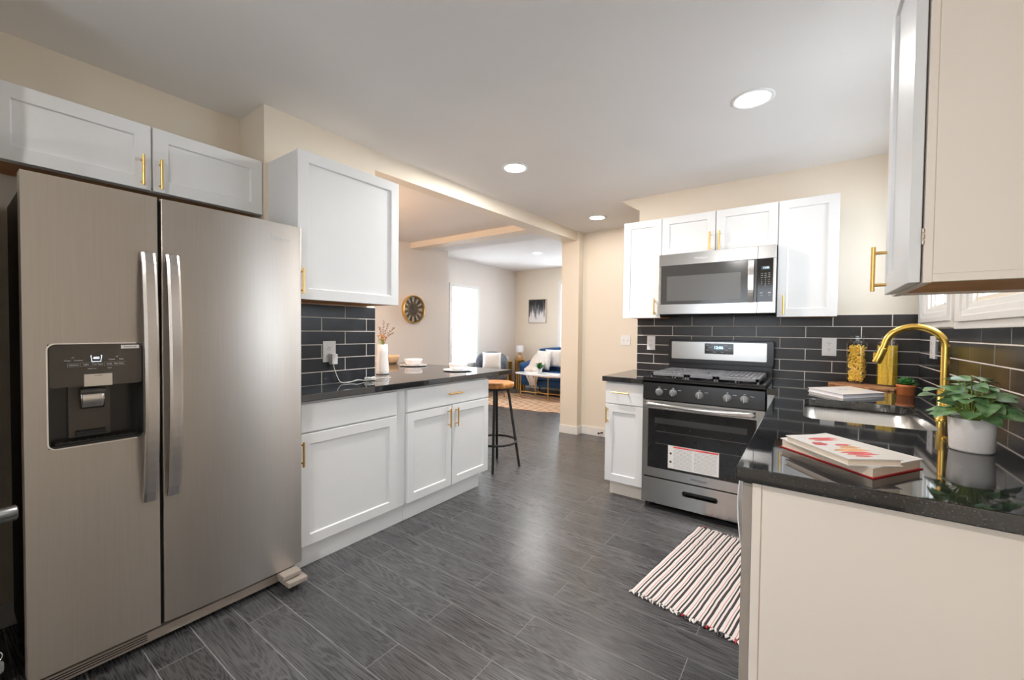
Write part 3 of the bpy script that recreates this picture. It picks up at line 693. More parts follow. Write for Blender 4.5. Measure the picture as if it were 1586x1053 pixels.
# vase and flowers
vx, vy = -2.60, 1.962
t = thing('flower_vase', 'tall white ceramic vase with orange dried flowers on left counter', 'vase', (vx, vy, .914))
obj('body', MB().lathe([(.036, 0), (.047, .003), (.048, .012), (.048, .035), (.045, .07), (.040, .11), (.038, .16), (.038, .222), (.034, .223), (.033, .16), (.033, .02), (0, .02)], (vx, vy, .914), 36), 'ceramic', t)
obj('base_ring', MB().lathe([(.0478, .030), (.0488, .033), (.0478, .036)], (vx, vy, .914), 36), 'trim', t)
fl = MB(); st = MB(); tw = MB()
for k in range(9):
    a = random.uniform(0, 6.28); rr = random.uniform(.005, .028); tx, ty = vx+rr*math.cos(a), vy+rr*math.sin(a); zt = 1.155+random.uniform(0, .05)
    st.tube([(vx+rr*.4*math.cos(a), vy+rr*.4*math.sin(a), .96), (tx, ty, zt)], .0016, 6)
    for j in range(9):
        th = j*2*math.pi/9; ph = random.uniform(.3, .9)
        c = Vector((tx, ty, zt)); d = Vector((math.cos(th)*math.cos(ph), math.sin(th)*math.cos(ph), math.sin(ph))); s_ = Vector((-math.sin(th), math.cos(th), 0)); L_ = .016
        fl.add([c, c+d*L_*.6+s_*.005, c+d*L_, c+d*L_*.6-s_*.005], [(0, 1, 2, 3)])
for (dx, dy, dz, ln) in ((-.02, -.01, .16, 1), (.0, .05, .19, 1), (.02, .09, .16, 1), (-.01, .02, .21, 1), (.03, .075, .12, 1)):
    P = smooth_path([(vx, vy, 1.1), (vx+dx*.4, vy+dy*.4, 1.14+dz*.4), (vx+dx, vy+dy, 1.10+dz)], 5); tw.tube(P, .0013, 5)
    for q in P[4:]:
        for j in range(3):
            e = Vector((random.uniform(-1, 1), random.uniform(-1, 1), random.uniform(0, 1))).normalized()*.014; tw.tube([q, q+e], [.0022, .0006], 5)
obj('petals', fl, 'terrafl', t, solid=.001); obj('stems', st, 'stem', t); obj('twigs', tw, 'twig', t)

# plates and bowls
def plate_mb(x, y, z, r): return MB().lathe([(r*.72, 0), (r*.76, .001), (r*.97, .006), (r, .009), (r*.99, .0115), (r*.93, .0095), (r*.7, .0050), (0, .0045)], (x, y, z), 44)
def bowl_mb(x, y, z, r, h_): return MB().lathe([(r*.5, 0), (r*.62, .001), (r*.84, h_*.25), (r*.96, h_*.7), (r, h_), (r*.975, h_+.001), (r*.93, h_*.75), (r*.8, h_*.3), (r*.5, .008), (0, .007)], (x, y, z), 44)
obj('plate', plate_mb(-2.99, 2.60, .9142, .125), 'ceramic', None, label='white plate on the bar under the bowl nearer the vase', cat='plate', group='white plates on the breakfast bar')
obj('bowl', bowl_mb(-2.99, 2.60, .9192, .084, .058), 'ceramic', None, label='white bowl on the bar plate nearer the vase', cat='bowl', group='white bowls on the breakfast bar')
obj('plate', plate_mb(-2.36, 2.53, .9142, .122), 'ceramic', None, label='white plate near the outer corner of the bar, left of the stool', cat='plate', group='white plates on the breakfast bar')
obj('bowl', bowl_mb(-2.36, 2.53, .9192, .078, .056), 'ceramic', None, label='white bowl on the plate near the outer bar corner', cat='bowl', group='white bowls on the breakfast bar')
obj('bowl', bowl_mb(-3.38, 2.655, .9145, .080, .075), 'bowltan', None, label='tan wooden bowl behind the white bowl nearer the vase', cat='bowl')

# bar stool
sx_, sy_ = -2.335, 3.01
t = thing('bar_stool', 'bar stool with round honey wood seat and black metal legs', 'stool', (sx_, sy_, 0))
mb = MB().lathe([(0, .730), (.150, .730), (.162, .734), (.168, .744), (.170, .764), (.166, .775), (.152, .779), (.08, .774), (0, .772)], (sx_, sy_, 0), 40); obj('seat', mb, 'stoolwood', t)
obj('seat_plate', MB().lathe([(0, .712), (.125, .712), (.130, .716), (.130, .730), (0, .730)], (sx_, sy_, 0), 30), 'blackm', t)
for a in (45, 135, 225, 315):
    th = math.radians(a-12); c_, s_ = math.cos(th), math.sin(th)
    obj('leg', MB().tube([(sx_+.225*c_, sy_+.225*s_, 0), (sx_+.115*c_, sy_+.115*s_, .718)], .0125, 10), 'blackm', t)
for z, nm in ((.235, 'foot_ring'),):
    r_ = .225-(.11)*z/.68+.010
    obj(nm, MB().tube([(sx_+r_*math.cos(k*math.pi/18), sy_+r_*math.sin(k*math.pi/18), z) for k in range(36)], .010, 10, closed=True), 'blackm', t)

# wall clock -------------------------------------------------------
cxw = -4.49; cyk, czk, cr_ = 3.885, 1.531, .192
t = thing('wall_clock', 'round gold-rimmed wall clock with roman numerals on dining wall', 'clock', (cxw, cyk, czk-cr_))
obj('rim', MB().lathe([(cr_*.9, 0.001), (cr_, 0.001), (cr_+.004, .02), (cr_, .050), (cr_*.965, .055), (cr_*.93, .050), (cr_*.93, .001)], (cxw, cyk, czk), 48, axis='x'), 'brass', t)
obj('face', MB().lathe([(cr_*.93, .002), (cr_*.93, .012), (0, .012)], (cxw, cyk, czk), 48, axis='x'), 'grey', t)
mb = MB()
for k in range(12):
    th = k*math.pi/6
    for o_ in (-.09, 0, .09) if k % 3 == 0 else (-.05, .05):
        a = th+o_; e1, e2 = Vector((0, math.sin(a), math.cos(a))), Vector((0, math.cos(a), -math.sin(a)))*.0078
        c = Vector((cxw+.0135, cyk, czk)); p, q = c+e1*cr_*.52, c+e1*cr_*.88
        mb.add([p-e2*.7, p+e2*.7, q+e2, q-e2], [(0, 1, 2, 3)])
obj('numerals', mb, 'cover', t)
obj('inner_ring', MB().tube([(cxw+.016, cyk+cr_*.45*math.cos(k*math.pi/20), czk+cr_*.45*math.sin(k*math.pi/20)) for k in range(40)], .003, 8, closed=True), 'brass', t)
mb = MB()
for a, L_ in ((math.radians(-62), .085), (math.radians(-20), .12)):
    e1, e2 = Vector((0, math.sin(a), math.cos(a)))*L_, Vector((0, math.cos(a), -math.sin(a)))*.004; c = Vector((cxw+.02, cyk, czk)); mb.add([c-e2-e1*.15, c+e2-e1*.15, c+e1+e2*.4, c+e1-e2*.4], [(0, 1, 2, 3)])
obj('hands', mb, 'black', t)
obj('glass', MB().lathe([(cr_*.93, .044), (cr_*.6, .047), (0, .048)], (cxw, cyk, czk), 48, axis='x'), 'clockglass', t)

# ================================================================== STOVE WALL
f = Fr('y', -1, 3.381)
def wcab(x0_, x1_, z0_, label, open_=False):
    t = thing('wall_cabinet', label, 'cabinet', ((x0_+x1_)/2, 3.52, z0_))
    obj('carcass', MB().box(x0_, x1_, 3.383, 3.669, z0_+.012, 2.148), 'cab', t, .0008)
    obj('underside', MB().box(x0_+.004, x1_-.004, 3.39, 3.668, z0_+.002, z0_+.0118), 'wood_under', t)
    return t
t = wcab(-1.268, -.9625, 1.366, 'tall narrow white wall cabinet left of the microwave')
d = shaker(f, -1.270, -.9615, 1.362, 2.15, 'door', t); pull(f, -1.006, 1.452, .130, d)
t = wcab(-.9605, -.1845, 1.857, 'short white two-door wall cabinet above the microwave')
d = shaker(f, -.9605, -.5745, 1.850, 2.15, 'door', t); pull(f, -.609, 1.926, .135, d)
d = shaker(f, -.5715, -.1845, 1.850, 2.15, 'door', t); pull(f, -.546, 1.926, .135, d)
t = wcab(-.1825, .1435, 1.366, 'tall white wall cabinet right of the microwave')
d = shaker(f, -.1835, .1455, 1.362, 2.15, 'door', t); pull(f, -.145, 1.443, .130, d)

# microwave ---------------------------------------------------------
t = thing('microwave', 'stainless over-the-range microwave under the short cabinet', 'microwave', (-.57, 3.45, 1.373))
obj('body', MB().box(-.957, -.187, 3.318, 3.668, 1.385, 1.849), 'grey', t, .003)
mb = MB(); mb.prism([(3.318, 1.383), (3.667, 1.383), (3.667, 1.376), (3.335, 1.372)], -.957, -.187, axis='x'); obj('underside', mb, 'black', t)
f2 = Fr('y', -1, 3.318)
mb = MB()
for q in ((-.957, -.295, 1.757, 1.845), (-.957, -.295, 1.388, 1.463), (-.957, -.938, 1.463, 1.757)): f2.box(mb, *q, 0, .034)
dr = obj('door', mb, 'steel', t, .002)
mb = MB(); f2.box(mb, -.938, -.2975, 1.463, 1.757, 0, .031); obj('door_glass', mb, 'mwglass', dr, .001)
mb = MB(); f2.box(mb, -.895, -.395, 1.488, 1.676, .0312, .0318); obj('door_screen', mb, 'mwmesh', dr)
mb = MB()
n_ = 14; vs = []; fs = []
for k in range(n_+1):
    s = k/n_; z = 1.463+.287*s; nn = .044+.022*math.sin(math.pi*s)
    for (du, dn) in ((-.017, -.004), (-.017, .003), (.017, .003), (.017, -.004)): vs.append(f2.p(-.331+du, z, nn+dn))
for k in range(n_):
    for j in range(4): fs.append((k*4+j, k*4+(j+1) % 4, (k+1)*4+(j+1) % 4, (k+1)*4+j))
fs += [(3, 2, 1, 0), (n_*4, n_*4+1, n_*4+2, n_*4+3)]
mb.add(vs, fs)
for z in (1.478, 1.735): f2.box(mb, -.341, -.321, z-.008, z+.008, .031, .046)
obj('handle', mb, 'steelh', dr, .001, fix=True)
mb = MB()
for q in ((-.2935, -.187, 1.757, 1.845), (-.2935, -.187, 1.388, 1.463), (-.2035, -.187, 1.463, 1.757)): f2.box(mb, *q, 0, .034)
cpn = obj('control_column', mb, 'steel', t, .002)
mb = MB(); f2.box(mb, -.2935, -.204, 1.463, 1.757, 0, .0335); obj('control_panel', mb, 'screen_black', cpn)
mb = MB(); f2.box(mb, -.272, -.222, 1.682, 1.706, .0336, .0340); obj('display', mb, 'lcd', cpn)
XX, ZZ = (1, 0, 0), (0, 0, 1)
yf = 3.318-.0342
text('display_digits', '12:06', .017, 'white_led', cpn, (-.245, yf, 1.694), XX, ZZ, .0003)
mb = MB()
for r_ in range(3):
    for c in range(3): f2.box(mb, -.274+c*.021, -.261+c*.021, 1.655-r_*.013, 1.6575-r_*.013, .0336, .0340)
for c in (0, 1.9): f2.box(mb, -.277+c*.025, -.262+c*.025, 1.520, 1.530, .0336, .0340)
obj('button_marks', mb, 'lightgrey', cpn)
for r_, row in enumerate(('123', '456', '789')):
    for c, ch in enumerate(row): text('key_lettering', ch, .009, 'white', cpn, (-.268+c*.021, yf+.0004, 1.612-r_*.0135), XX, ZZ, .0002)
text('key_lettering', '0', .009, 'white', cpn, (-.247, yf+.0004, 1.5715), XX, ZZ, .0002)
text('key_lettering', 'Cancel', .0058, 'white', cpn, (-.268, yf+.0004, 1.508), XX, ZZ, .0002)
text('key_lettering', 'Start', .0058, 'white', cpn, (-.222, yf+.0004, 1.508), XX, ZZ, .0002)
text('logo_lettering', 'Whirlpool', .022, 'white', dr, (-.655, 3.318-.0346, 1.800), XX, ZZ, .0003)

# range --------------------------------------------------------------
RX0, RX1 = -.955, -.208; RY = 2.985
t = thing('gas_range', 'stainless and black gas range with five knobs and dark oven window', 'stove', (-.58, 3.3, 0))
obj('body', MB().box(RX0+.004, RX1-.004, RY+.002, 3.655, .035, .905), 'black', t, .002)
for x in (RX0+.05, RX1-.05):
    for y in (RY+.06, 3.58): obj('foot', MB().lathe([(.018, 0), (.018, .01), (.01, .012), (.01, .036)], (x, y, 0), 14), 'darkgap', t)
f3 = Fr('y', -1, RY)
# storage drawer with recessed grip
mb = MB(); z0_, z1_ = .045, .218; gx0, gx1, gz0, gz1 = -.675, -.462, .140, .168
for q in ((RX0, gx0, z0_, z1_), (gx1, RX1, z0_, z1_), (gx0, gx1, z0_, gz0), (gx0, gx1, gz1, z1_)): f3.box(mb, *q, 0, .032)
dw = obj('drawer', mb, 'steel', t)
mb = MB(); f3.box(mb, gx0, gx1, gz0, gz1, .004, .012); obj('grip_recess', mb, 'black', dw)
mb = MB(); ri = rrect(gx0, gx1, gz0, gz1, .012); ro = rrect(gx0-.004, gx1+.004, gz0-.004, gz1+.004, .015); n = len(ri)
vs = [f3.p(u, v, .0335) for u, v in ro]+[f3.p(u, v, .0335) for u, v in ri]+[f3.p(u, v, .030) for u, v in ro]+[f3.p(u, v, .012) for u, v in ri]; fs = []
for k in range(n): j = (k+1) % n; fs += [(k, j, n+j, n+k), (k, 2*n+k, 2*n+j, j), (n+k, n+j, 3*n+j, 3*n+k)]
mb.add(vs, fs); obj('grip_rim', mb, 'blackm', dw, fix=True)
mb = MB(); f3.box(mb, RX0, RX1, .2185, .2225, 0, .034); obj('drawer_lip', mb, 'steelh', t)
# oven door
WX0, WX1, WZ0_, WZ1_ = -.915, -.250, .296, .712
mb = MB()
for q in ((RX0, RX1, .232, WZ0_), (RX0, RX1, WZ1_, .772), (RX0, WX0, WZ0_, WZ1_), (WX1, RX1, WZ0_, WZ1_)): f3.box(mb, *q, 0, .034)
od = obj('oven_door', mb, 'steel', t)
mb = MB(); mb.prism(rrect(WX0, WX1, WZ0_, WZ1_, .004), RY-.033, RY-.004, axis='y'); obj('oven_window', mb, 'ovenglass', od)
mb = MB()
for (za, zb) in ((.612, .652),): f3.box(mb, -.87, -.30, za, zb, .0331, .0334)
obj('window_border', mb, 'mwglass', od)
mb = MB()
for z in (.555, .470): f3.box(mb, -.86, -.30, z, z+.003, .0331, .0335)
obj('rack_lines', mb, 'grey', od)
# bowed handle
mb = MB(); n_ = 20; vs = []; fs = []
for k in range(n_+1):
    s = k/n_; x = RX0+.012+(RX1-RX0-.06)*s; b_ = math.sin(math.pi*s)
    nn = .046+.028*b_**.7; zc_ = .744-.004*b_
    for a in range(8):
        th = 2*math.pi*a/8; vs.append(f3.p(x, zc_+.0165*(1 if math.sin(th) > .3 else -1 if math.sin(th) < -.3 else 0)*(.75 if abs(math.sin(th)) > .9 and math.cos(th) > 0 else 1), nn+.006*math.cos(th)))
for k in range(n_):
    for j in range(8): fs.append((k*8+j, k*8+(j+1) % 8, (k+1)*8+(j+1) % 8, (k+1)*8+j))
fs += [list(range(8)), list(range(n_*8, n_*8+8))]
mb.add(vs, fs, 0, True)
for x in (RX0+.022, RX1-.062): f3.box(mb, x-.012, x+.012, .732, .756, .033, .050)
obj('handle', mb, 'steelh', od, fix=True)
text('logo_lettering', 'Whirlpool', .024, 'ink', od, (-.575, RY-.0346, .262), XX, ZZ, .0003)
# warning sticker on the window
sx0, sx1, sz0, sz1 = -.775, -.455, .312, .470
yq = RY-.0334
stx = obj('warning_sticker', MB().box(sx0, sx1, yq-.0006, yq, sz0, sz1), 'white', od)
obj('sticker_band', MB().box(sx0+.035, sx1-.004, yq-.0010, yq-.0006, sz1-.014, sz1-.003), 'redprint', stx)
text('sticker_lettering', 'WARNING', .009, 'white', stx, ((sx0+sx1)/2, yq-.0012, sz1-.0085), XX, ZZ, .0001)
mb = MB(); rnd = random.Random(3)
for c0_, c1_ in ((sx0+.038, sx0+.155), (sx0+.170, sx1-.012)):
    z = sz1-.024
    while z > sz0+.008:
        x = c0_
        while x < c1_:
            wl = rnd.uniform(.006, .020); e = min(x+wl, c1_); mb.box(x, e, yq-.0009, yq-.0006, z, z+.0030); x = e+.003
        z -= .0088
obj('sticker_lines', mb, 'lightgrey', stx)
mb = MB()
for cz in (sz1-.055, sz0+.045):
    mb.prism([(sx0+.018+.010*math.cos(a), cz+.010*math.sin(a)) for a in [math.pi/2*k for k in range(4)]], yq-.0010, yq-.0006, axis='y')
obj('sticker_symbols', mb, 'ink', stx)
# control panel, knobs
mb = MB(); mb.prism([(RY, .778), (RY-.036, .778), (RY-.030, .893), (RY, .905)], RX0, RX1, axis='x')
pn = obj('control_panel', mb, 'black', t, .002)
KX = (-.842, -.748, -.580, -.415, -.318); cols = []
for i, kx in enumerate(KX):
    kb = obj('knob', MB().lathe([(.026, 0), (.026, -.004), (.022, -.007), (.0195, -.024), (.017, -.028), (0, -.028)], (kx, RY-.033, .833), 28, axis='y'), 'grate', t)
    obj('knob_grip', MB().box(kx-.0035, kx+.0035, RY-.068, RY-.055, .816, .850), 'steelh', kb, .001)
    text('knob_lettering', 'OFF', .007, 'white', pn, (kx, RY-.0345, .865), XX, ZZ, .0006)
    mb = MB(); mb.box(kx+.030, kx+.052, RY-.0345, RY-.0335, .853, .8555); obj('knob_marks', mb, 'lightgrey', pn)
# cooktop
mb = MB(); mb.box(RX0-.002, RX1+.002, RY-.034, 3.60, .905, .921); mb.box(RX0-.002, RX1+.002, RY-.034, RY-.018, .921, .932); mb.box(RX0-.002, RX0+.016, RY-.018, 3.60, .921, .930); mb.box(RX1-.016, RX1+.002, RY-.018, 3.60, .921, .930)
ct = obj('cooktop', mb, 'black', t, .003)
BX = ((-.78, 3.08, .042), (-.78, 3.42, .036), (-.58, 3.25, .05), (-.38, 3.08, .042), (-.38, 3.42, .036))
for x, y, r_ in BX:
    bn = obj('burner', MB().lathe([(r_*1.15, 0), (r_*1.15, .006), (r_, .009), (r_, .016), (r_*.6, .019), (0, .019)], (x, y, .921), 28), 'fridge_handle', t)
    obj('burner_cap', MB().lathe([(r_*.85, 0), (r_*.85, .005), (0, .007)], (x, y, .938), 24), 'black', bn)
def grate(x0_, x1_, y0_, y1_, centers):
    mb = MB(); z0_, z1_ = .950, .962; w_ = .020
    mb.box(x0_, x1_, y0_, y0_+w_, z0_-.006, z1_); mb.box(x0_, x1_, y1_-w_, y1_, z0_-.006, z1_); mb.box(x0_, x0_+w_, y0_, y1_, z0_-.006, z1_); mb.box(x1_-w_, x1_, y0_, y1_, z0_-.006, z1_)
    # broad flat fingers leaving an X-shaped opening over each burner
    ym = (y0_+y1_)/2
    for cx_, cy_ in centers:
        r_ = .026
        ya, yb = (y0_, ym) if (len(centers) == 2 and cy_ < ym) else ((ym, y1_) if len(centers) == 2 else (y0_, y1_))
        n_ = 7
        for k in range(n_):
            xx = x0_+w_+(x1_-x0_-2*w_)*(k+.5)/n_; hw = (x1_-x0_-2*w_)/n_*.41
            gap = .050-abs(xx-cx_)*.55
            if gap > 0:
                mb.box(xx-hw, xx+hw, ya+.004, cy_-gap, z0_, z1_-.001); mb.box(xx-hw, xx+hw, cy_+gap, yb-.004, z0_, z1_-.001)
            else: mb.box(xx-hw, xx+hw, ya+.004, yb-.004, z0_, z1_-.001)
        if len(centers) == 2: mb.box(x0_, x1_, ym-.008, ym+.008, z0_, z1_)
    for x in (x0_+.006, x1_-.006):
        for y in (y0_+.01, y1_-.01): mb.box(x-.006, x+.006, y-.006, y+.006, .9212, z0_)
    return obj('grate', mb, 'grate', t, .0015)
GY0, GY1 = 2.988, 3.535
grate(-.915, -.672, GY0, GY1, [(-.78, 3.11), (-.78, 3.41)]); grate(-.668, -.492, GY0, GY1, [(-.58, 3.25)]); grate(-.488, -.245, GY0, GY1, [(-.38, 3.11), (-.38, 3.41)])
# back guard
mb = MB(); mb.box(RX0+.004, RX1-.004, 3.602, 3.656, .921, 1.005); obj('back_riser', mb, 'black', t, .002)
mb = MB(); mb.prism([(x, z) for x, z in rrect(RX0, RX1+.004, 1.000, 1.190, .020)], 3.585, 3.664, axis='y'); bgd = obj('back_guard', mb, 'black', t, .003)
mb = MB(); mb.prism([(x, z) for x, z in rrect(RX0+.030, RX1-.040, 1.035, 1.176, .008)], 3.579, 3.586, axis='y'); obj('back_guard_panel', mb, 'steel', t, .001)
mb = MB(); mb.prism(rrect(-.672, -.468, 1.083, 1.166, .006), 3.576, 3.580, axis='y'); dp = obj('display', mb, 'screen_black', t)
text('display_digits', '12:06', .030, 'blue_led', dp, (-.572, 3.5755, 1.132), XX, ZZ, .0004, bold=.0006)
for x, z, s_ in ((-.652, 1.152, 'Bake'), (-.630, 1.134, 'Broil'), (-.520, 1.150, 'Clock'), (-.497, 1.132, 'Timer'), (-.520, 1.115, 'Warm'), (-.600, 1.098, 'Cancel'), (-.545, 1.098, 'Start'), (-.650, 1.112, 'Clean')):
    text('key_lettering', s_, .0085, 'white', dp, (x, 3.5757, z), XX, ZZ, .0002)

# small base cabinet left of range
YB = 2.997
t = thing('base_cabinet', 'narrow white base cabinet with one drawer and door left of the range', 'cabinet', (-1.1, 3.3, 0))
obj('carcass', MB().box(-1.248, -.9595, YB+.001, 3.677, .112, .876), 'cab', t, .0008)
obj('toe_kick', MB().box(-1.235, -.9595, 3.055, 3.677, 0, .112), 'cabside', t)
f = Fr('y', -1, YB)
d = slab(f, -1.250, -.9600, .708, .866, 'drawer', t); pull(f, -1.124, .797, .128, d, vert=False)
d = shaker(f, -1.250, -.9600, .118, .703, 'door', t); pull(f, -1.231, .622, .120, d)
counter('countertop', [(-1.270, 2.955), (-.959, 2.955), (-.959, 3.668), (-1.270, 3.668)], 'small square of black granite countertop left of the range')

# ================================================================== RIGHT RUN
XP, YP = -.143, 1.182
SX0, SX1, SY0, SY1 = -.010, .385, 2.03, 2.66
mb = MB(); r_ = .06
outer = [(XP, YP), (XR-.001-.010, YP), (XR-.011, 3.668), (-.203, 3.668), (-.203, 2.955), (XP, 2.955)]
inner = rrect(SX0, SX1, SY0, SY1, r_)
# L-shaped slab with the sink cut-out
bm = bmesh.new()
def loop(poly, z): 
    vs = [bm.verts.new((x, y, z)) for x, y in poly]; es = [bm.edges.new((vs[i], vs[(i+1) % len(vs)])) for i in range(len(vs))]; return vs, es
va, ea = loop(outer, .914); vb, eb = loop(inner, .914)
bmesh.ops.triangle_fill(bm, use_beauty=True, edges=ea+eb)
ext = bmesh.ops.extrude_face_region(bm, geom=bm.faces[:]); 
for v in [g for g in ext['geom'] if isinstance(g, bmesh.types.BMVert)]: v.co.z = .8765
bmesh.ops.recalc_face_normals(bm, faces=bm.faces)
me = bpy.data.meshes.new('countertop'); bm.to_mesh(me); bm.free(); me.materials.append(M['granite'])
o = bpy.data.objects.new('countertop', me); COL.objects.link(o); setprops(o, 'L-shaped black granite countertop with the sink cut into it', 'countertop')
md = o.modifiers.new('bevel', 'BEVEL'); md.width = .003; md.segments = 2; md.limit_method = 'ANGLE'; md.angle_limit = math.radians(50)
# sink bowl
t = thing('kitchen_sink', 'undermount stainless steel sink set in the right counter', 'sink', ((SX0+SX1)/2, (SY0+SY1)/2, .68))
def ringp(off, z, rr): return [(x, y, z) for x, y in rrect(SX0-off, SX1+off, SY0-off, SY1+off, max(.01, rr))]
rings = [ringp(.016, .875, .075), ringp(.004, .875, .063), ringp(.004, .72, .063), ringp(-.012, .690, .05), ringp(-.035, .682, .04)]
mb = MB(); n = len(rings[0]); vs = [p for R_ in rings for p in R_]; fs = []
for k in range(len(rings)-1):
    for j in range(n): q = (j+1) % n; fs.append((k*n+j, (k+1)*n+j, (k+1)*n+q, k*n+q))
fs.append([4*n+j for j in range(n)])
mb.add(vs, fs, 0, True); obj('bowl', mb, 'sink', t)
obj('drain', MB().lathe([(.045, .001), (.045, .004), (.036, .003), (.03, -.004), (0, -.004)], ((SX0+SX1)/2, 2.345, .682), 24), 'chrome', t)
# dishwasher
CX = -.108
t = thing('dishwasher', 'stainless dishwasher at the near end of the right counter, seen edge-on', 'dishwasher', (.2, 1.52, 0))
obj('tub', MB().box(CX+.002, .55, 1.226, 1.818, .10, .868), 'grey', t)
dd = obj('door', MB().box(-.130, CX, 1.2055, 1.818, .105, .868), 'steelh', t, .002)
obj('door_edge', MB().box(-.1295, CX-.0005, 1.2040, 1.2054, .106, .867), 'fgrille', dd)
mb = MB(); mb.box(CX+.04, CX+.06, 1.226, 1.818, 0, .10); obj('toe_plate', mb, 'black', t)
P = smooth_path([(-.130, 1.60, .80), (-.155, 1.612, .80), (-.168, 1.66, .80), (-.168, 1.74, .80), (-.155, 1.788, .80), (-.130, 1.80, .80)], 5)
obj('handle', MB().tube(P, .008, 10), 'steelh', dd)
# towel over the handle
mb = MB()
def tw_(u, v):
    y = 1.655+.115*u; s = v*.56-.22     # length over the bar
    if s < 0: x, z = -.168-.0105-(.004+.006*math.sin(u*9))*min(1, -s*8), .80+s*1.0
    else:
        x, z = -.168+.0105, .80-s
    if abs(s) < .016:
        a = s/.016*math.pi/2; x, z = -.168+.0105*math.sin(a), .80+.0105*math.cos(a)
    return (x, y, z)
mb = MB()
prof = []
for k in range(12): zz = .505+(.80-.505)*k/12; prof.append((-.1795-.012*math.sin(k/12*math.pi), zz))
for k in range(9): a = math.pi-math.pi*k/8; prof.append((-.168+.0115*math.cos(a), .80+.0115*math.sin(a)))
for k in range(1, 8): prof.append((-.1565+.004*k/7, .80-.16*k/7))
np_ = len(prof)
def tf(u, v):
    i = min(int(v*(np_-1)+1e-6), np_-2); fr_ = v*(np_-1)-i; x = prof[i][0]*(1-fr_)+prof[i+1][0]*fr_; z = prof[i][1]*(1-fr_)+prof[i+1][1]*fr_
    wv = .004*math.sin(u*11)*(1 if z < .79 and v < .45 else 0)*(1-v*2)
    return (x-wv, 1.655+.10*u, z)
mb.grid(tf, 12, np_-1)
obj('dish_towel', mb, 'towel', None, solid=.003, label='white dish towel hanging over the dishwasher handle', cat='towel')
# end panel
t = thing('cabinet_end_panel', 'large warm white end panel closing the right counter run', 'cabinet panel', (.2, 1.205, 0))
obj('panel', MB().box(CX+.0005, XR-.002, 1.206, 1.2245, 0, .8755), 'cabside', t, .001)
obj('stile', MB().box(CX+.0005, CX+.020, 1.199, 1.2058, 0, .8755), 'cabside', t, .001)
# sink base: open-topped carcass
t = thing('base_cabinet', 'white sink base cabinet under the sink, its front below the counter edge', 'cabinet', (.2, 2.4, 0))
mb = MB(); a, b_ = 1.822, 2.93
mb.box(-.120, .56, a, a+.018, .10, .876); mb.box(-.120, .56, b_-.018, b_, .10, .876); mb.box(-.120, .56, a+.018, b_-.018, .10, .118); mb.box(-.120, -.104, a+.018, b_-.018, .118, .876)
obj('carcass', mb, 'cab', t); obj('toe_kick', MB().box(-.06, -.045, a, b_, 0, .10), 'cab', t)
f = Fr('x', -1, -.1205)
d = shaker(f, a, (a+b_)/2, .118, .862, 'door', t); pull(f, (a+b_)/2-.04, .77, .13, d); d = shaker(f, (a+b_)/2, b_, .118, .862, 'door', t); pull(f, (a+b_)/2+.04, .77, .13, d)
t = thing('base_cabinet', 'white corner base cabinet between range and sink', 'cabinet', (.2, 3.3, 0))
obj('carcass', MB().box(-.200, XR-.012, 2.985, 3.665, .10, .876), 'cab', t, .001); obj('toe_kick', MB().box(-.18, .55, 3.05, 3.6, 0, .10), 'cab', t)

# upper right cabinet
t = thing('wall_cabinet', 'large warm white wall cabinet in the right foreground, its door facing left', 'cabinet', (.39, 1.45, 1.366))
obj('carcass', MB().box(.218, XR-.002, 1.280, 1.695, 1.385, 2.2), 'cabside', t, .001)
mb = MB(); mb.box(.2025, .2175, 1.277, 1.695, 1.366, 2.2); obj('face_frame', mb, 'cabside', t, .001)
for ya in (1.280, 1.677): obj('bottom_rail', MB().box(.218, XR-.002, ya, ya+.018, 1.368, 1.3848), 'cabside', t)
obj('underside', MB().box(.218, XR-.002, 1.2985, 1.6765, 1.374, 1.3848), 'wood_under', t)
f = Fr('x', -1, .1985)
d = shaker(f, 1.278, 1.640, 1.366, 2.2, 'door', t, th=.0195, mat='cab'); pull(f, 1.615, 1.442, .130, d, so=.030)
mb = MB()
for z in (1.455, 1.468, 1.481): mb.tube([(.2005, 1.2755, z-.004), (.2005, 1.2755, z+.004)], .003, 8)
mb.box(.1988, .2022, 1.276, 1.31, 1.45, 1.486); obj('hinge', mb, 'hinge', t)

# faucet -----------------------------------------------------------------
fx, fy = .437, 2.33
t = thing('kitchen_faucet', 'gold gooseneck faucet with pull-down spray head behind the sink', 'faucet', (fx, fy, .914))
obj('base', MB().lathe([(.021, 0), (.021, .005), (.0165, .007), (.0165, .118), (.014, .121), (0, .121)], (fx, fy, .9143), 32), 'gold', t)
rr = .0900; zc_ = 1.200; cxx = fx+.004-rr
P = [(fx+.004, fy, 1.03), (fx+.004, fy, 1.10), (fx+.004, fy, 1.16)]
for k in range(0, 17):
    a = math.radians(k*10.2); P.append((cxx+rr*math.cos(a), fy-.0*k, zc_+rr*.92*math.sin(a)))
ex, ez = P[-1][0], P[-1][2]
P.append((ex-.008, fy, ez-.03))
obj('spout', MB().tube(smooth_path(P, 3), .0132, 20), 'gold', t)
e1 = Vector(P[-1]); dr_ = Vector((-.34, 0, -1)).normalized()
hd = MB(); hd.tube([e1, e1+dr_*.003, e1+dr_*.004, e1+dr_*.062, e1+dr_*.066], [.0132, .0146, .0148, .0162, .0150], 24)
so_ = obj('spray_head', hd, 'gold', t)
q = e1+dr_*.038+Vector((-.0155, 0, .002)); obj('spray_button', MB().box(q.x-.004, q.x+.004, q.y-.006, q.y+.006, q.z-.014, q.z+.014), 'gold', so_, .002)
obj('nozzle', MB().tube([e1+dr_*.0655, e1+dr_*.068], .012, 20), 'grey', so_)
hz = .985
obj('lever', MB().tube([(fx+.01, fy-.018, hz), (fx+.012, fy-.052, hz+.002), (fx+.014, fy-.075, hz+.012)], [.0125, .0115, .009], 16), 'gold', t)

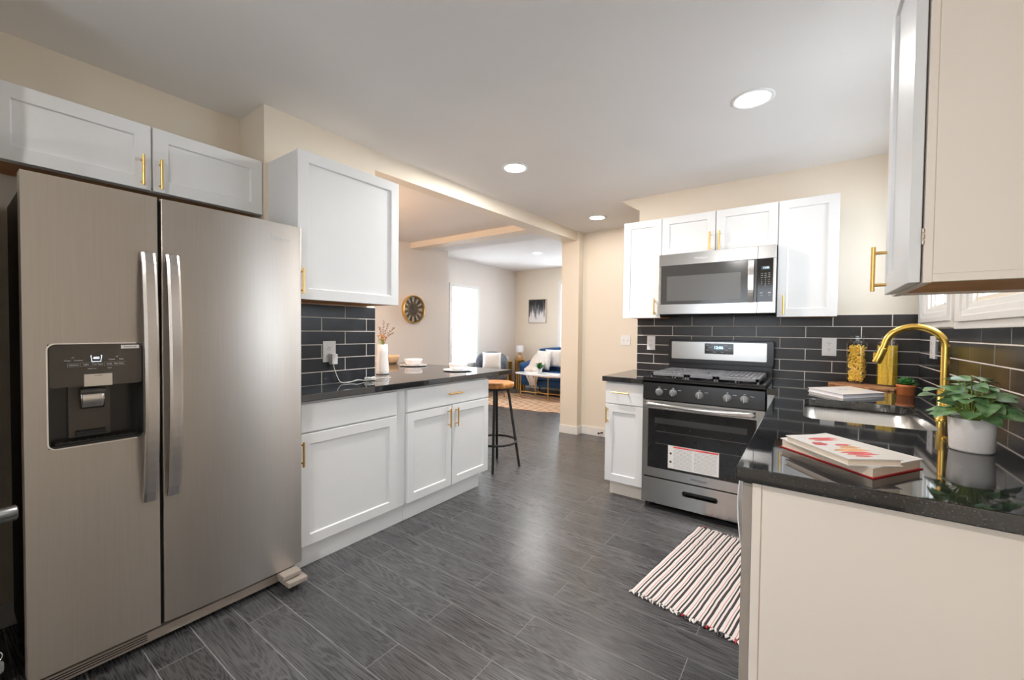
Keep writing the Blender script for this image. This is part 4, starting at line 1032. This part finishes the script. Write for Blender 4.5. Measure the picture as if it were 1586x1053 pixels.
# soap canister
obj('soap_canister', MB().lathe([(.020, 0), (.021, .003), (.021, .060), (.017, .066), (0, .067)], (.428, 2.06, .9143), 24), 'darkgrey', None, label='small slate grey canister between faucet and white plant pot', cat='canister')

# pothos in white pot
px_, py_ = .393, 1.762
t = thing('potted_plant', 'leafy green plant in pale white pot on the right counter', 'potted plant', (px_, py_, .914))
obj('pot', MB().lathe([(.040, 0), (.0440, .001), (.0460, .006), (.0505, .094), (.0500, .0955), (.0470, .0945), (.043, .06), (.040, .01), (0, .01)], (px_, py_, .9142), 44), 'matte_ceramic', t)
obj('soil', MB().lathe([(0, .084), (.030, .085), (.0460, .083)], (px_, py_, .914), 24), 'dirt', t)
def leaf(mb, base, tip_dir, up, L_, W_, curl=.25, mi=0, fold=.18, heart=True, n=7):
    d = Vector(tip_dir).normalized(); u = Vector(up); s = d.cross(u).normalized(); u = s.cross(d).normalized(); base = Vector(base)
    ts = [i/n for i in range(n+1)]
    def wd(t_): return W_*(math.sin(math.pi*min(1, t_**.62*.98+.02))**.8) if heart else W_*math.sin(math.pi*t_)**.7
    rows = []
    for t_ in ts:
        c = base+d*L_*t_-u*curl*L_*t_*t_; w_ = wd(t_)
        rows.append([c+s*w_*e+u*abs(e)*w_*fold for e in (-1, -.5, 0, .5, 1)])
    mb.add([p for R_ in rows for p in R_], [(i*5+j, i*5+j+1, (i+1)*5+j+1, (i+1)*5+j) for i in range(n) for j in range(4)], mi, True)
rp = random.Random(11); lv = MB(); stm = MB()
top = Vector((px_, py_, 1.012))
spec = []
for k in range(52):
    a = k*2.399+.3; lvl = k/52
    el = math.radians(-4+80*lvl+rp.uniform(-8, 8)); R_ = .058+.040*rp.random()
    end = top+Vector((math.cos(a)*math.cos(el)*R_, math.sin(a)*math.cos(el)*R_, .010+max(0, math.sin(el))*R_*1.15))
    end.x = min(end.x, XR-.04)
    b0 = top+Vector((math.cos(a)*.012, math.sin(a)*.012, -.010))
    mid = (b0+end)/2+Vector((0, 0, .020))
    stm.tube(smooth_path([b0, mid, end], 4), .0014, 6)
    od_ = Vector((math.cos(a+rp.uniform(-.6, .6)), math.sin(a+rp.uniform(-.6, .6)), rp.uniform(-.3, .3)))
    L_ = rp.uniform(.040, .060)
    if end.x+od_.x*L_ > XR-.02: od_.x = -abs(od_.x)*.3
    leaf(lv, end-od_.normalized()*L_*.25, od_, (rp.uniform(-.3, .1), rp.uniform(-.5, 0), 1), L_, L_*rp.uniform(.40, .5), curl=rp.uniform(.05, .4))
obj('foliage', lv, 'leaf', t); obj('stems', stm, 'stem', t)

# terracotta succulent
tx_, ty_ = .446, 3.155
t = thing('potted_succulent', 'small green succulent in terracotta pot by the spaghetti jar', 'potted plant', (tx_, ty_, .914))
obj('pot', MB().lathe([(.033, 0), (.036, .001), (.0385, .045), (.041, .046), (.0415, .058), (.038, .0585), (.036, .045), (.033, .008), (0, .008)], (tx_, ty_, .9142), 32), 'terra', t)
obj('soil', MB().lathe([(0, .051), (.037, .049)], (tx_, ty_, .914), 20), 'dirt', t)
lv = MB()
for k in range(20):
    a = k*2.399; el = math.radians(15+60*k/20); d = Vector((math.cos(a)*math.cos(el), math.sin(a)*math.cos(el), math.sin(el)))
    leaf(lv, Vector((tx_, ty_, .962))+d*.006, d, (0, 0, 1) if el < 1 else (-math.cos(a), -math.sin(a), .3), .050, .0165, curl=-.05, heart=False, fold=.35)
obj('leaves', lv, 'leaf2', t, solid=.0015)

# cutting board
mb = MB(); P = []
for k in range(40):
    a = 2*math.pi*k/40; c, s_ = math.cos(a), math.sin(a)
    rx = .185*(abs(c)**.5)*(1 if c > 0 else -1); ry = .115*(abs(s_)**.6)*(1 if s_ > 0 else -1); j = 1+.03*math.sin(k*2.7)
    x, y = rx*j, ry*j; th = -.62; P.append((.300+x*math.cos(th)-y*math.sin(th), 3.455+x*math.sin(th)+y*math.cos(th)))
P = [(min(x, .56), min(y, 3.66)) for x, y in P]
obj('cutting_board', MB().prism(P, .9142, .926), 'board', None, .002, label='live-edge wooden board under the two pasta jars', cat='cutting board')

def jar(x, y, z, w_, h_, label):
    t = thing('glass_jar', label, 'jar', (x, y, z), 'square glass pasta jars'); hw = w_/2; th = -.45
    def sq(hw_, z_, r_=.006): 
        out = []
        for (p, q) in rrect(-hw_, hw_, -hw_, hw_, r_, 3): out.append((x+p*math.cos(th)-q*math.sin(th), y+p*math.sin(th)+q*math.cos(th), z_))
        return out
    R_ = [sq(hw*.96, z+.0005, .01), sq(hw, z+.006, .01), sq(hw, z+h_*.86, .01), sq(hw*.80, z+h_*.90, hw*.5), sq(hw*.80, z+h_*.93, hw*.5), sq(hw*.9, z+h_*.935, hw*.6), sq(hw*.9, z+h_*.965, hw*.6), sq(hw*.72, z+h_*.97, hw*.5)]
    n = len(R_[0]); mb = MB(); fs = [list(range(n))[::-1]]
    for k in range(len(R_)-1):
        for j in range(n): q = (j+1) % n; fs.append((k*n+j, k*n+q, (k+1)*n+q, (k+1)*n+j))
    mb.add([p for r in R_ for p in r], fs, 0, False); obj('body', mb, 'jar', t)
    R2 = [sq(hw*.84, z+h_*.972, hw*.6), sq(hw*.86, z+h_*.975, hw*.6), sq(hw*.86, z+h_*1.0, hw*.6)]
    mb = MB(); fs = []
    for k in range(2):
        for j in range(n): q = (j+1) % n; fs.append((k*n+j, k*n+q, (k+1)*n+q, (k+1)*n+j))
    fs.append([2*n+j for j in range(n)]); mb.add([p for r in R2 for p in r], fs); obj('lid', mb, 'jar', t)
    return hw, th
JZ = .9265
hw, th = jar(.262, 3.545, JZ, .088, .312, 'square glass jar of penne pasta on the wooden board')
mb = MB(); rq = random.Random(5)
def rot(x, y, jx, jy): return (jx+x*math.cos(th)-y*math.sin(th), jy+x*math.sin(th)+y*math.cos(th))
for k in range(330):
    hx = hw-.0085; a, e = rq.uniform(0, 3.14), rq.uniform(-.9, .9); L_ = rq.uniform(.011, .017); dx, dy, dz = L_*math.cos(a)*math.cos(e), L_*math.sin(a)*math.cos(e), L_*math.sin(e)
    side = rq.random(); u = rq.uniform(-1, 1)*(hx-abs(dx)) ; v = rq.uniform(-1, 1)*(hx-abs(dy))
    if side < .4: v = -(hx-abs(dy))
    elif side < .6: u = (hx-abs(dx))
    elif side < .75: u = -(hx-abs(dx))
    z = JZ+.014+abs(dz)+rq.random()*(.225)
    p, q = rot(u-dx, v-dy, .262, 3.545), rot(u+dx, v+dy, .262, 3.545)
    mb.tube([(p[0], p[1], z-dz), (q[0], q[1], z+dz)], .0052, 7)
obj('penne_pasta', mb, 'pasta1', None, kind='stuff', label='dry yellow penne filling the left square jar', cat='pasta')
hw, th = jar(.408, 3.50, JZ, .088, .312, 'square glass jar of spaghetti behind the faucet spout')
mb = MB()
for k in range(200):
    hx = hw-.006; u, v = rq.uniform(-1, 1)*hx*.9, rq.uniform(-1, 1)*hx*.9
    if k % 3: v = -hx*rq.uniform(.85, .97) if k % 2 else v; u = hx*rq.uniform(.85, .97) if not k % 2 else u
    u2_, v2_ = max(-hx*.97, min(hx*.97, u+rq.uniform(-.018, .018))), max(-hx*.97, min(hx*.97, v+rq.uniform(-.010, .010)))
    p, q = rot(u, v, .408, 3.50), rot(u2_, v2_, .408, 3.50)
    mb.tube([(p[0], p[1], JZ+.009), (q[0], q[1], JZ+.245+rq.random()*.012)], .0017, 5)
obj('spaghetti', mb, 'pasta2', None, kind='stuff', label='dry yellow spaghetti filling the right square jar', cat='pasta')

# books
def book(corners, z0_, z1_, cover, label, pages='pages', prints=None, group=None):
    """corners: spine-left, spine-right, far-right, far-left (x,y), laid flat"""
    cx_ = sum(c[0] for c in corners)/4; cy_ = sum(c[1] for c in corners)/4
    t = thing('book', label, 'book', (cx_, cy_, z0_), group); ct_ = .0022
    obj('page_block', MB().prism([(cx_+(x-cx_)*.965, cy_+(y-cy_)*.965) for x, y in corners], z0_+ct_, z1_-ct_), pages, t)
    obj('back_cover', MB().prism(corners, z0_, z0_+ct_), cover[0], t)
    tc_ = obj('front_cover', MB().prism(corners, z1_-ct_, z1_), cover[1], t)
    if prints:
        A, B, C_, D = [Vector((*c, z1_+.0002)) for c in corners]
        for nm, mt, polys in prints:
            mb = MB()
            for (u0, v0, ru, rv) in polys:
                P = []
                for k in range(18):
                    a = 2*math.pi*k/18; u = u0+ru*math.cos(a)*(1+.15*math.sin(k*2.1)); v = v0+rv*math.sin(a)*(1+.15*math.cos(k*1.7)); P.append((A*(1-u)+B*u)*(1-v)+(D*(1-u)+C_*u)*v)
                mb.add(P, [list(range(18))])
            obj(nm, mb, mt, tc_)
    return t
BZ = .9143
book([(-.062, 1.462), (.130, 1.268), (.240, 1.440), (.050, 1.625)], BZ, BZ+.026, ('red', 'cover'), 'red-bottomed hardcover book, lower of the two stacked on near counter',
     prints=[('cover_picture', 'redprint', [(.82, .22, .10, .16), (.5, .12, .2, .06)])], group='books on the near counter')
book([(-.048, 1.428), (.083, 1.252), (.187, 1.322), (.055, 1.528)], BZ+.0262, BZ+.0262+.017, ('cover', 'cover'), 'pale hardcover book with red print, upper of the two stacked on near counter',
     prints=[('cover_picture', 'redprint', [(.20, .55, .045, .30), (.27, .55, .03, .26), (.42, .22, .07, .14), (.48, .62, .04, .16), (.83, .50, .035, .30), (.77, .46, .03, .30), (.90, .42, .025, .16)]), ('cover_detail', 'orangeprint', [(.58, .62, .05, .2), (.68, .5, .05, .35)])], group='books on the near counter')
book([(.002, 2.985), (.152, 2.755), (.345, 2.99), (.205, 3.22)], BZ, BZ+.022, ('cover', 'cover'), 'white book lying behind the sink near the pasta jars', pages='whitepages',
     prints=[('cover_lettering', 'ink', [(.45, .42, .012, .05), (.45, .55, .012, .05), (.45, .68, .012, .05)]), ('cover_border', 'orangeprint', [(.02, .5, .012, .42)])])

# striped floor mat -------------------------------------------------------
def striped():
    m, nt, b = new_mat('striped_cotton_weave'); L = nt.links; setp(b, Roughness=.95)
    tc = nt.nodes.new('ShaderNodeTexCoord'); s = nt.nodes.new('ShaderNodeSeparateXYZ'); L.new(tc.outputs['Object'], s.inputs[0])
    n = nt.nodes.new('ShaderNodeTexNoise'); n.inputs['Scale'].default_value = 7; L.new(tc.outputs['Object'], n.inputs[0])
    a = nt.nodes.new('ShaderNodeMath'); a.operation = 'MULTIPLY_ADD'; a.inputs[1].default_value = .010; L.new(n.outputs[0], a.inputs[0]); L.new(s.outputs[0], a.inputs[2])
    d = nt.nodes.new('ShaderNodeMath'); d.operation = 'DIVIDE'; d.inputs[1].default_value = .049; L.new(a.outputs[0], d.inputs[0])
    fr_ = nt.nodes.new('ShaderNodeMath'); fr_.operation = 'FRACT'; L.new(d.outputs[0], fr_.inputs[0])
    W_, K, PK = (.80, .76, .73), (.045, .05, .055), (.62, .22, .24)
    r = ramp(nt, fr_.outputs[0], [(0, K), (.20, W_), (.46, PK), (.52, W_), (.66, K), (.80, W_), (.97, PK)]); r.color_ramp.interpolation = 'CONSTANT'
    wv = nt.nodes.new('ShaderNodeTexWave'); wv.bands_direction = 'Y'; wv.inputs['Scale'].default_value = 60; L.new(tc.outputs['Object'], wv.inputs[0])
    L.new(r.outputs[0], b.inputs['Base Color']); bump(nt, b, wv.outputs[0], .35, .003); return m
M['striped'] = striped()
t = thing('floor_mat', 'striped black, white and red cotton mat on the floor before the range', 'rug', (0, 0, 0))
Wm, Lm = .520, .905
def mat_z(u, v): return .0065+.004*math.exp(-((v-.80+.10*u)/.02)**2)+.0035*math.exp(-((v-.70)/.02)**2)*(1-u)+.0015*math.sin(u*23+v*3)
mb = MB(); mb.grid(lambda u, v: (Wm*u+.006*math.sin(v*14)*(1-u)*.6, Lm*v, mat_z(u, v)), 44, 70)
obj('weave', mb, 'striped', t, solid=.005)
for (yy, dr2) in ((0, -1), (Lm, 1)):
    cols_ = [MB(), MB(), MB()]
    rf = random.Random(9+dr2)
    for k in range(52):
        x = Wm*(k+.5)/52; q = rf.choice([0, 0, 0, 1, 1, 2]); L_ = rf.uniform(.012, .024)
        cols_[q].tube([(x, yy, .006), (x+rf.uniform(-.006, .006), yy+dr2*L_*.6, .0065), (x+rf.uniform(-.01, .01), yy+dr2*L_, .004)], [.0042, .0048, .002], 6)
    for q, nm in zip(cols_, ('cover', 'ink', 'red')):
        if q.v: obj('fringe', q, nm, t)
t.location = (-.672, 1.945, 0); t.rotation_euler = (0, 0, -.135)

# door stop on baseboard
obj('door_stop', MB().tube([(-1.965, 4.6045, .052), (-1.985, 4.560, .050), (-1.99, 4.545, .050)], [.010, .006, .013], 12), 'blackm', None, label='small black door stop on the passage baseboard', cat='door stop')

# left foreground door with lever and keys ---------------------------------
mb = MB(); mb.box(-1.70, -1.66, -.70, .025, .01, 2.03)
M['darkdoor'] = wood('dark_brown_door', (.035, .022, .012), (.06, .04, .022), (30, 30, 3))
dl = structure('door_1', mb, 'darkdoor', 'dark brown door standing open at the left edge')
hx_, hy_, hz_ = -1.66, -.015, .782
mb = MB(); mb.tube([(hx_, hy_, hz_), (hx_+.008, hy_, hz_)], .028, 24); mb.tube([(hx_+.008, hy_, hz_), (hx_+.05, hy_, hz_)], .011, 14); mb.tube([(hx_+.05, hy_-.012, hz_), (hx_+.05, hy_+.130, hz_), (hx_+.05, hy_+.133, hz_)], [.019, .019, .013], 16)
obj('lever_handle', mb, 'dark_steel', dl)
t = thing('key_ring', 'bunch of keys hanging at the lower left edge', 'keys', (hx_+.02, .07, .38))
mb = MB(); mb.tube([(hx_+.0005, .012, .465), (hx_+.06, .075, .450)], .003, 8); obj('hook', mb, 'chrome', t)
mb = MB(); mb.tube([(hx_+.06, .075+.014*math.cos(k*math.pi/8), .437+.014*math.sin(k*math.pi/8)) for k in range(16)], .0014, 6, closed=True); obj('ring', mb, 'chrome', t)
for k, (dy, mt) in enumerate(((-.008, 'white'), (.006, 'chrome'))):
    mb = MB(); yb = .075+dy; xb = hx_+.058+.004*k
    mb.prism(rrect(yb-.010, yb+.010, .395, .426, .008), xb, xb+.002, axis='x'); mb.box(xb, xb+.002, yb-.003, yb+.003, .360, .396); obj('key', mb, mt, t)

# ================================================================== LIVING ROOM
def cushion(name, c, w_, h_, th_, yaw_, tilt, label, mat='cushion', group=None, up=0):
    def fn(sgn):
        def g(u, v):
            a, b_ = 2*u-1, 2*v-1; e = (1-abs(a)**3)*(1-abs(b_)**3); px = a*w_/2*(1-.06*(1-abs(b_)**2)*abs(a)); pz = b_*h_/2*(1-.06*(1-abs(a)**2)*abs(b_)); return Vector((px, sgn*th_/2*max(e, 0)**.55, pz))
        return g
    Rm = Matrix.Rotation(yaw_, 3, 'Z') @ Matrix.Rotation(tilt, 3, 'X'); C_ = Vector(c); mb = MB()
    for sg in (-1, 1): mb.grid(lambda u, v: C_+Rm @ fn(sg)(u, v), 14, 14, flip=(sg > 0))
    return obj(name, mb, mat, None, label=label, cat='cushion', group=group, fix=True)
# armchair: corner by window, facing camera side
def armchair():
    t = thing('armchair', 'slate grey velvet armchair with curved back and wooden legs', 'armchair', (-4.93, 6.22, 0))
    ac = Vector((-4.93, 6.22, 0)); ang = math.radians(128)  # direction it faces
    def L2W(p): x, y, z = p; return (ac.x+x*math.cos(ang+math.pi/2)-y*math.sin(ang+math.pi/2), ac.y+x*math.sin(ang+math.pi/2)+y*math.cos(ang+math.pi/2), z)
    def curve_back(z0_, z1_, R_, th_, a0, a1):
        mb = MB(); n = 28; vs = []; fs = []
        for k in range(n+1):
            a = math.radians(a0+(a1-a0)*k/n); e = abs(2*k/n-1); zt = z1_-(z1_-.60)*e**3.0
            for (r_, z) in ((R_, z0_), (R_+.02, (z0_+zt)/2), (R_+.03, zt-.02), (R_+.03+th_/2, zt), (R_+.03+th_, zt-.02), (R_+th_, z0_)): vs.append(L2W((r_*math.cos(a), -r_*math.sin(a)*.92, z)))
        for k in range(n):
            for j in range(6): fs.append((k*6+j, k*6+(j+1) % 6, (k+1)*6+(j+1) % 6, (k+1)*6+j))
        fs += [[0, 1, 2, 3, 4, 5], [n*6+j for j in range(6)][::-1]]
        mb.add(vs, fs, 0, True); return mb
    obj('backrest', curve_back(.30, .83, .225, .055, -8, 188), 'greyvelvet', t, fix=True)
    P = [(.29*math.cos(a)*1.02, .29*math.sin(a)*(1.0 if math.sin(a) < 0 else 1.15)) for a in [2*math.pi*k/28 for k in range(28)]]
    mb = MB(); mb.prism([L2W((x, y, 0))[:2] for x, y in P], .33, .46); obj('seat', mb, 'greyvelvet', t, .03, 4)
    for sx2 in (-1, 1):
        for sy2_ in (-1, 1): obj('leg', MB().tube([L2W((sx2*.25, sy2_*.25, 0)), L2W((sx2*.19, sy2_*.19, .34))], [.010, .018], 10), 'twig', t)
armchair()
cushion('throw_pillow', (-4.90, 6.19, .665), .36, .34, .12, math.radians(36), math.radians(-12), 'cream pillow on the grey armchair', group='cream pillows')
# side tables
def side_table(x, y, h_, label):
    t = thing('side_table', label, 'side table', (x, y, 0), 'gold drum side tables')
    obj('tabletop', MB().lathe([(0, h_-.012), (.118, h_-.012), (.122, h_-.006), (.118, h_), (0, h_)], (x, y, 0), 30), 'brass', t)
    P = []
    mb = MB(); n = 40; vs = []; fs = []
    for z in (.001, h_-.012):
        for k in range(n): a = 2*math.pi*k/n; r_ = .108 if k % 4 < 2 else .098; vs.append((x+r_*math.cos(a), y+r_*math.sin(a), z))
    for k in range(n): fs.append((k, (k+1) % n, n+(k+1) % n, n+k))
    mb.add(vs, fs); obj('drum', mb, 'brass', t)
side_table(-5.07, 7.38, .63, 'gold fluted drum side table under the small lamp')
side_table(-5.215, 7.12, .60, 'gold fluted drum side table nearer the grey armchair')
t = thing('table_lamp', 'small table lamp with white drum shade and amber base', 'lamp', (-5.07, 7.38, .63))
obj('base', MB().lathe([(.04, .0005), (.055, .01), (.062, .05), (.05, .09), (.02, .115), (.012, .14), (0, .14)], (-5.07, 7.38, .63), 24), 'bowltan', t)
obj('stem', MB().tube([(-5.07, 7.38, .765), (-5.07, 7.38, .80)], .006, 8), 'brass', t)
obj('lamp_shade', MB().lathe([(.082, .79), (.080, .80), (.074, .93), (.072, .93), (.078, .80), (.082, .79)], (-5.07, 7.38, 0), 28), 'lampshade', t)
t = thing('flower_pot', 'tiny white flower arrangement on the gold side table', 'flowers', (-5.215, 7.12, .60))
obj('pot', MB().lathe([(.025, .0005), (.032, .03), (.03, .05), (0, .05)], (-5.215, 7.12, .60), 16), 'ceramic', t)
mb = MB()
for k in range(14):
    a = k*2.4; c = Vector((-5.215+.028*math.cos(a)*(k/14+.3), 7.12+.028*math.sin(a)*(k/14+.3), .67+.02*math.sin(k*1.7))); mb.lathe([(0, -.012), (.012, -.006), (.014, .004), (0, .012)], c, 8)
obj('blossoms', mb, 'cushion', t)
# sofa
t = thing('sofa', 'deep blue velvet sofa with diamond tufted back', 'sofa', (-3.9, 7.1, 0))
sx0_, sx1_ = -4.70, -2.9
obj('base', MB().box(sx0_+.12, sx1_-.12, 6.80, 7.50, .17, .30), 'velvet', t, .02, 3)
obj('seat_cushion', MB().box(sx0_+.15, sx1_-.15, 6.74, 7.36, .305, .44), 'velvet', t, .04, 4)
def sofa_back(u, v):
    x = sx0_+.10+(sx1_-sx0_-.20)*u; hump = .86+.06*math.sin(math.pi*u); z = .32+(hump-.32)*v
    q = .014*math.cos((u*14+v*4)*math.pi)*math.cos((u*14-v*4)*math.pi)
    return (x, 7.36+.06*v-q, z)
mb = MB(); mb.grid(sofa_back, 90, 30)
mb.grid(lambda u, v: (sofa_back(u, 1)[0], 7.42+.11*v, sofa_back(u, 1)[2]+.018*math.sin(math.pi*v)), 60, 4)
mb.grid(lambda u, v: (sofa_back(u, 1)[0], 7.53, .30+(sofa_back(u, 1)[2]-.30)*v), 60, 2, flip=True)
obj('backrest', mb, 'velvet', t)
for s_, x0_ in ((0, sx0_), (1, sx1_-.15)):
    mb = MB(); mb.prism([(6.80, .18), (7.50, .18), (7.50, .72), (7.30, .66), (7.0, .62), (6.84, .61), (6.80, .58)], x0_, x0_+.15, axis='x'); obj('armrest', mb, 'velvet', t, .035, 4)
for x in (sx0_+.1, sx1_-.1):
    for y in (6.86, 7.44): obj('leg', MB().tube([(x, y, 0), (x, y, .18)], [.014, .024], 10), 'twig', t)
cushion('throw_pillow', (-4.33, 7.13, .66), .42, .40, .14, math.radians(-12), math.radians(-14), 'large cream pillow beside the throw on the blue sofa', group='cream pillows')
cushion('throw_pillow', (-4.17, 7.27, .70), .40, .36, .10, math.radians(4), math.radians(-10), 'pale pillow half hidden behind the large one on the blue sofa', group='cream pillows')
cushion('throw_pillow', (-3.56, 7.15, .62), .40, .34, .12, math.radians(10), math.radians(-14), 'cream pillow at the right of the blue sofa, cut by the column', group='cream pillows')
# throw draped over arm and seat
mb = MB()
pr = [(7.30, .79), (7.18, .74), (7.05, .62), (6.95, .52), (6.84, .485), (6.755, .465), (6.735, .36), (6.73, .25), (6.735, .16)]
def thr(u, v):
    i = min(int(v*(len(pr)-1)+1e-6), len(pr)-2); e = v*(len(pr)-1)-i; y = pr[i][0]*(1-e)+pr[i+1][0]*e; z = pr[i][1]*(1-e)+pr[i+1][1]*e
    w0 = .16+.22*math.sin(math.pi*min(1, v*1.1)); return (-4.43+.12*v+w0*(u-.5), y-.015*math.sin(u*14+v*3), z+.022+.014*math.sin(u*16))
mb.grid(thr, 26, 34); obj('throw_blanket', mb, 'throwm', None, solid=.012, label='pale knitted throw draped over the left end of the sofa', cat='blanket')
# coffee table
t = thing('coffee_table', 'white marble coffee table with thin gold crossed legs', 'coffee table', (-3.85, 6.46, 0))
P = [(-3.86+.66*math.cos(a)*(1 if True else 1), 6.46+.26*math.sin(a)) for a in [2*math.pi*k/8+math.pi/8 for k in range(8)]]
obj('tabletop', MB().prism(P, .445, .470), 'marble', t, .004)
for x, y in ((-4.36, 6.38), (-3.70, 6.27), (-3.36, 6.44), (-4.20, 6.64)): obj('leg', MB().tube([(x, y, .0075), (x, y, .445)], .011, 8), 'brass', t)
mb = MB(); mb.tube([(-4.36, 6.38, .12), (-3.36, 6.44, .12)], .008, 8); mb.tube([(-3.70, 6.27, .12), (-4.20, 6.64, .12)], .008, 8); mb.tube([(-4.36, 6.38, .435), (-3.70, 6.27, .435), (-3.36, 6.44, .435)], .008, 8); obj('brace', mb, 'brass', t)
t = thing('potted_plant', 'small green plant in white pot on the marble coffee table', 'potted plant', (-3.99, 6.45, .4702))
obj('pot', MB().lathe([(.03, .0003), (.045, .02), (.046, .085), (.04, .086), (.038, .02), (0, .02)], (-3.99, 6.45, .4702), 20), 'ceramic', t)
lv = MB(); rq = random.Random(2)
for k in range(46):
    a = k*2.399; el = math.radians(rq.uniform(20, 85)); d = Vector((math.cos(a)*math.cos(el), math.sin(a)*math.cos(el), math.sin(el))); leaf(lv, Vector((-3.99, 6.45, .545)), d, (0, 0, 1) if el < 1.1 else (-d.x, -d.y, .2), rq.uniform(.09, .15), .026, curl=.2, heart=False, n=4)
obj('foliage', lv, 'leaf2', t)
obj('tray', MB().lathe([(.13, 0), (.15, .003), (.155, .018), (.15, .018), (.145, .005), (0, .004)], (-3.97, 6.53, .4701), 28), 'ceramic', None).name = 'tray_tmp'
bpy.data.objects.remove(bpy.data.objects['tray_tmp'])
obj('magazine', MB().box(-3.78, -3.55, 6.36, 6.52, .4702, .482), 'cover', None, .001, label='pale magazine lying on the marble coffee table', cat='magazine')
# jute rug
mb = MB(); P = []
for k in range(120):
    a = 2*math.pi*k/120; P.append((-3.95+1.40*math.cos(a)*(1+.012*math.sin(k*1.9)), 6.10+.72*math.sin(a)*(1+.02*math.sin(k*2.6))))
vs = [(-3.95, 6.10, .007)]+[(x, y, .006) for x, y in P]+[(x, y, .001) for x, y in P]; fs = []
for k in range(120): j = (k+1) % 120; fs += [(0, 1+k, 1+j), (1+k, 121+k, 121+j, 1+j)]
mb.add(vs, fs, 0, False)
obj('area_rug', mb, 'jute', None, label='oval braided tan jute rug under the coffee table', cat='rug', fix=True)
# wall art
t = thing('framed_picture', 'abstract grey drip painting in thin frame on far living room wall', 'picture', (-4.765, 7.58, 1.42))
a0, a1, b0, b1 = -4.985, -4.545, 1.425, 1.930
mb = MB()
for q in ((a0, a1, b0, b0+.010), (a0, a1, b1-.010, b1), (a0, a0+.010, b0+.010, b1-.010), (a1-.010, a1, b0+.010, b1-.010)): mb.box(q[0], q[1], 7.565, 7.598, q[2], q[3])
obj('frame', mb, 'hinge', t, .002); obj('canvas', MB().box(a0+.010, a1-.010, 7.575, 7.596, b0+.010, b1-.010), 'canvas', t)

# warm pendant in the dining room, hidden by the wall stub
px2, py2 = -3.55, 1.75
t = thing('pendant_lamp', 'warm dining pendant lamp hanging behind the wall stub', 'lamp', (px2, py2, 1.75))
obj('cord', MB().tube([(px2, py2, 2.02), (px2, py2, ZC)], .004, 8), 'blackm', t)
obj('lamp_shade', MB().lathe([(.10, 2.02), (.16, 1.86), (.158, 1.86), (.096, 2.016), (.02, 2.02)], (px2, py2, 0), 30), 'brass', t)
M['bulb'] = emit('warm_bulb', (1, .62, .30), 25)
obj('bulb', MB().lathe([(0, 1.88), (.03, 1.90), (.035, 1.93), (.02, 1.97), (0, 1.98)], (px2, py2, 0), 16), 'bulb', t)
l = bpy.data.lights.new('pendant_glow', 'POINT'); l.energy = 22; l.color = (1, .62, .34); l.shadow_soft_size = .08
lo = bpy.data.objects.new('pendant_glow', l); COL.objects.link(lo); lo.location = (px2, py2, 2.12)
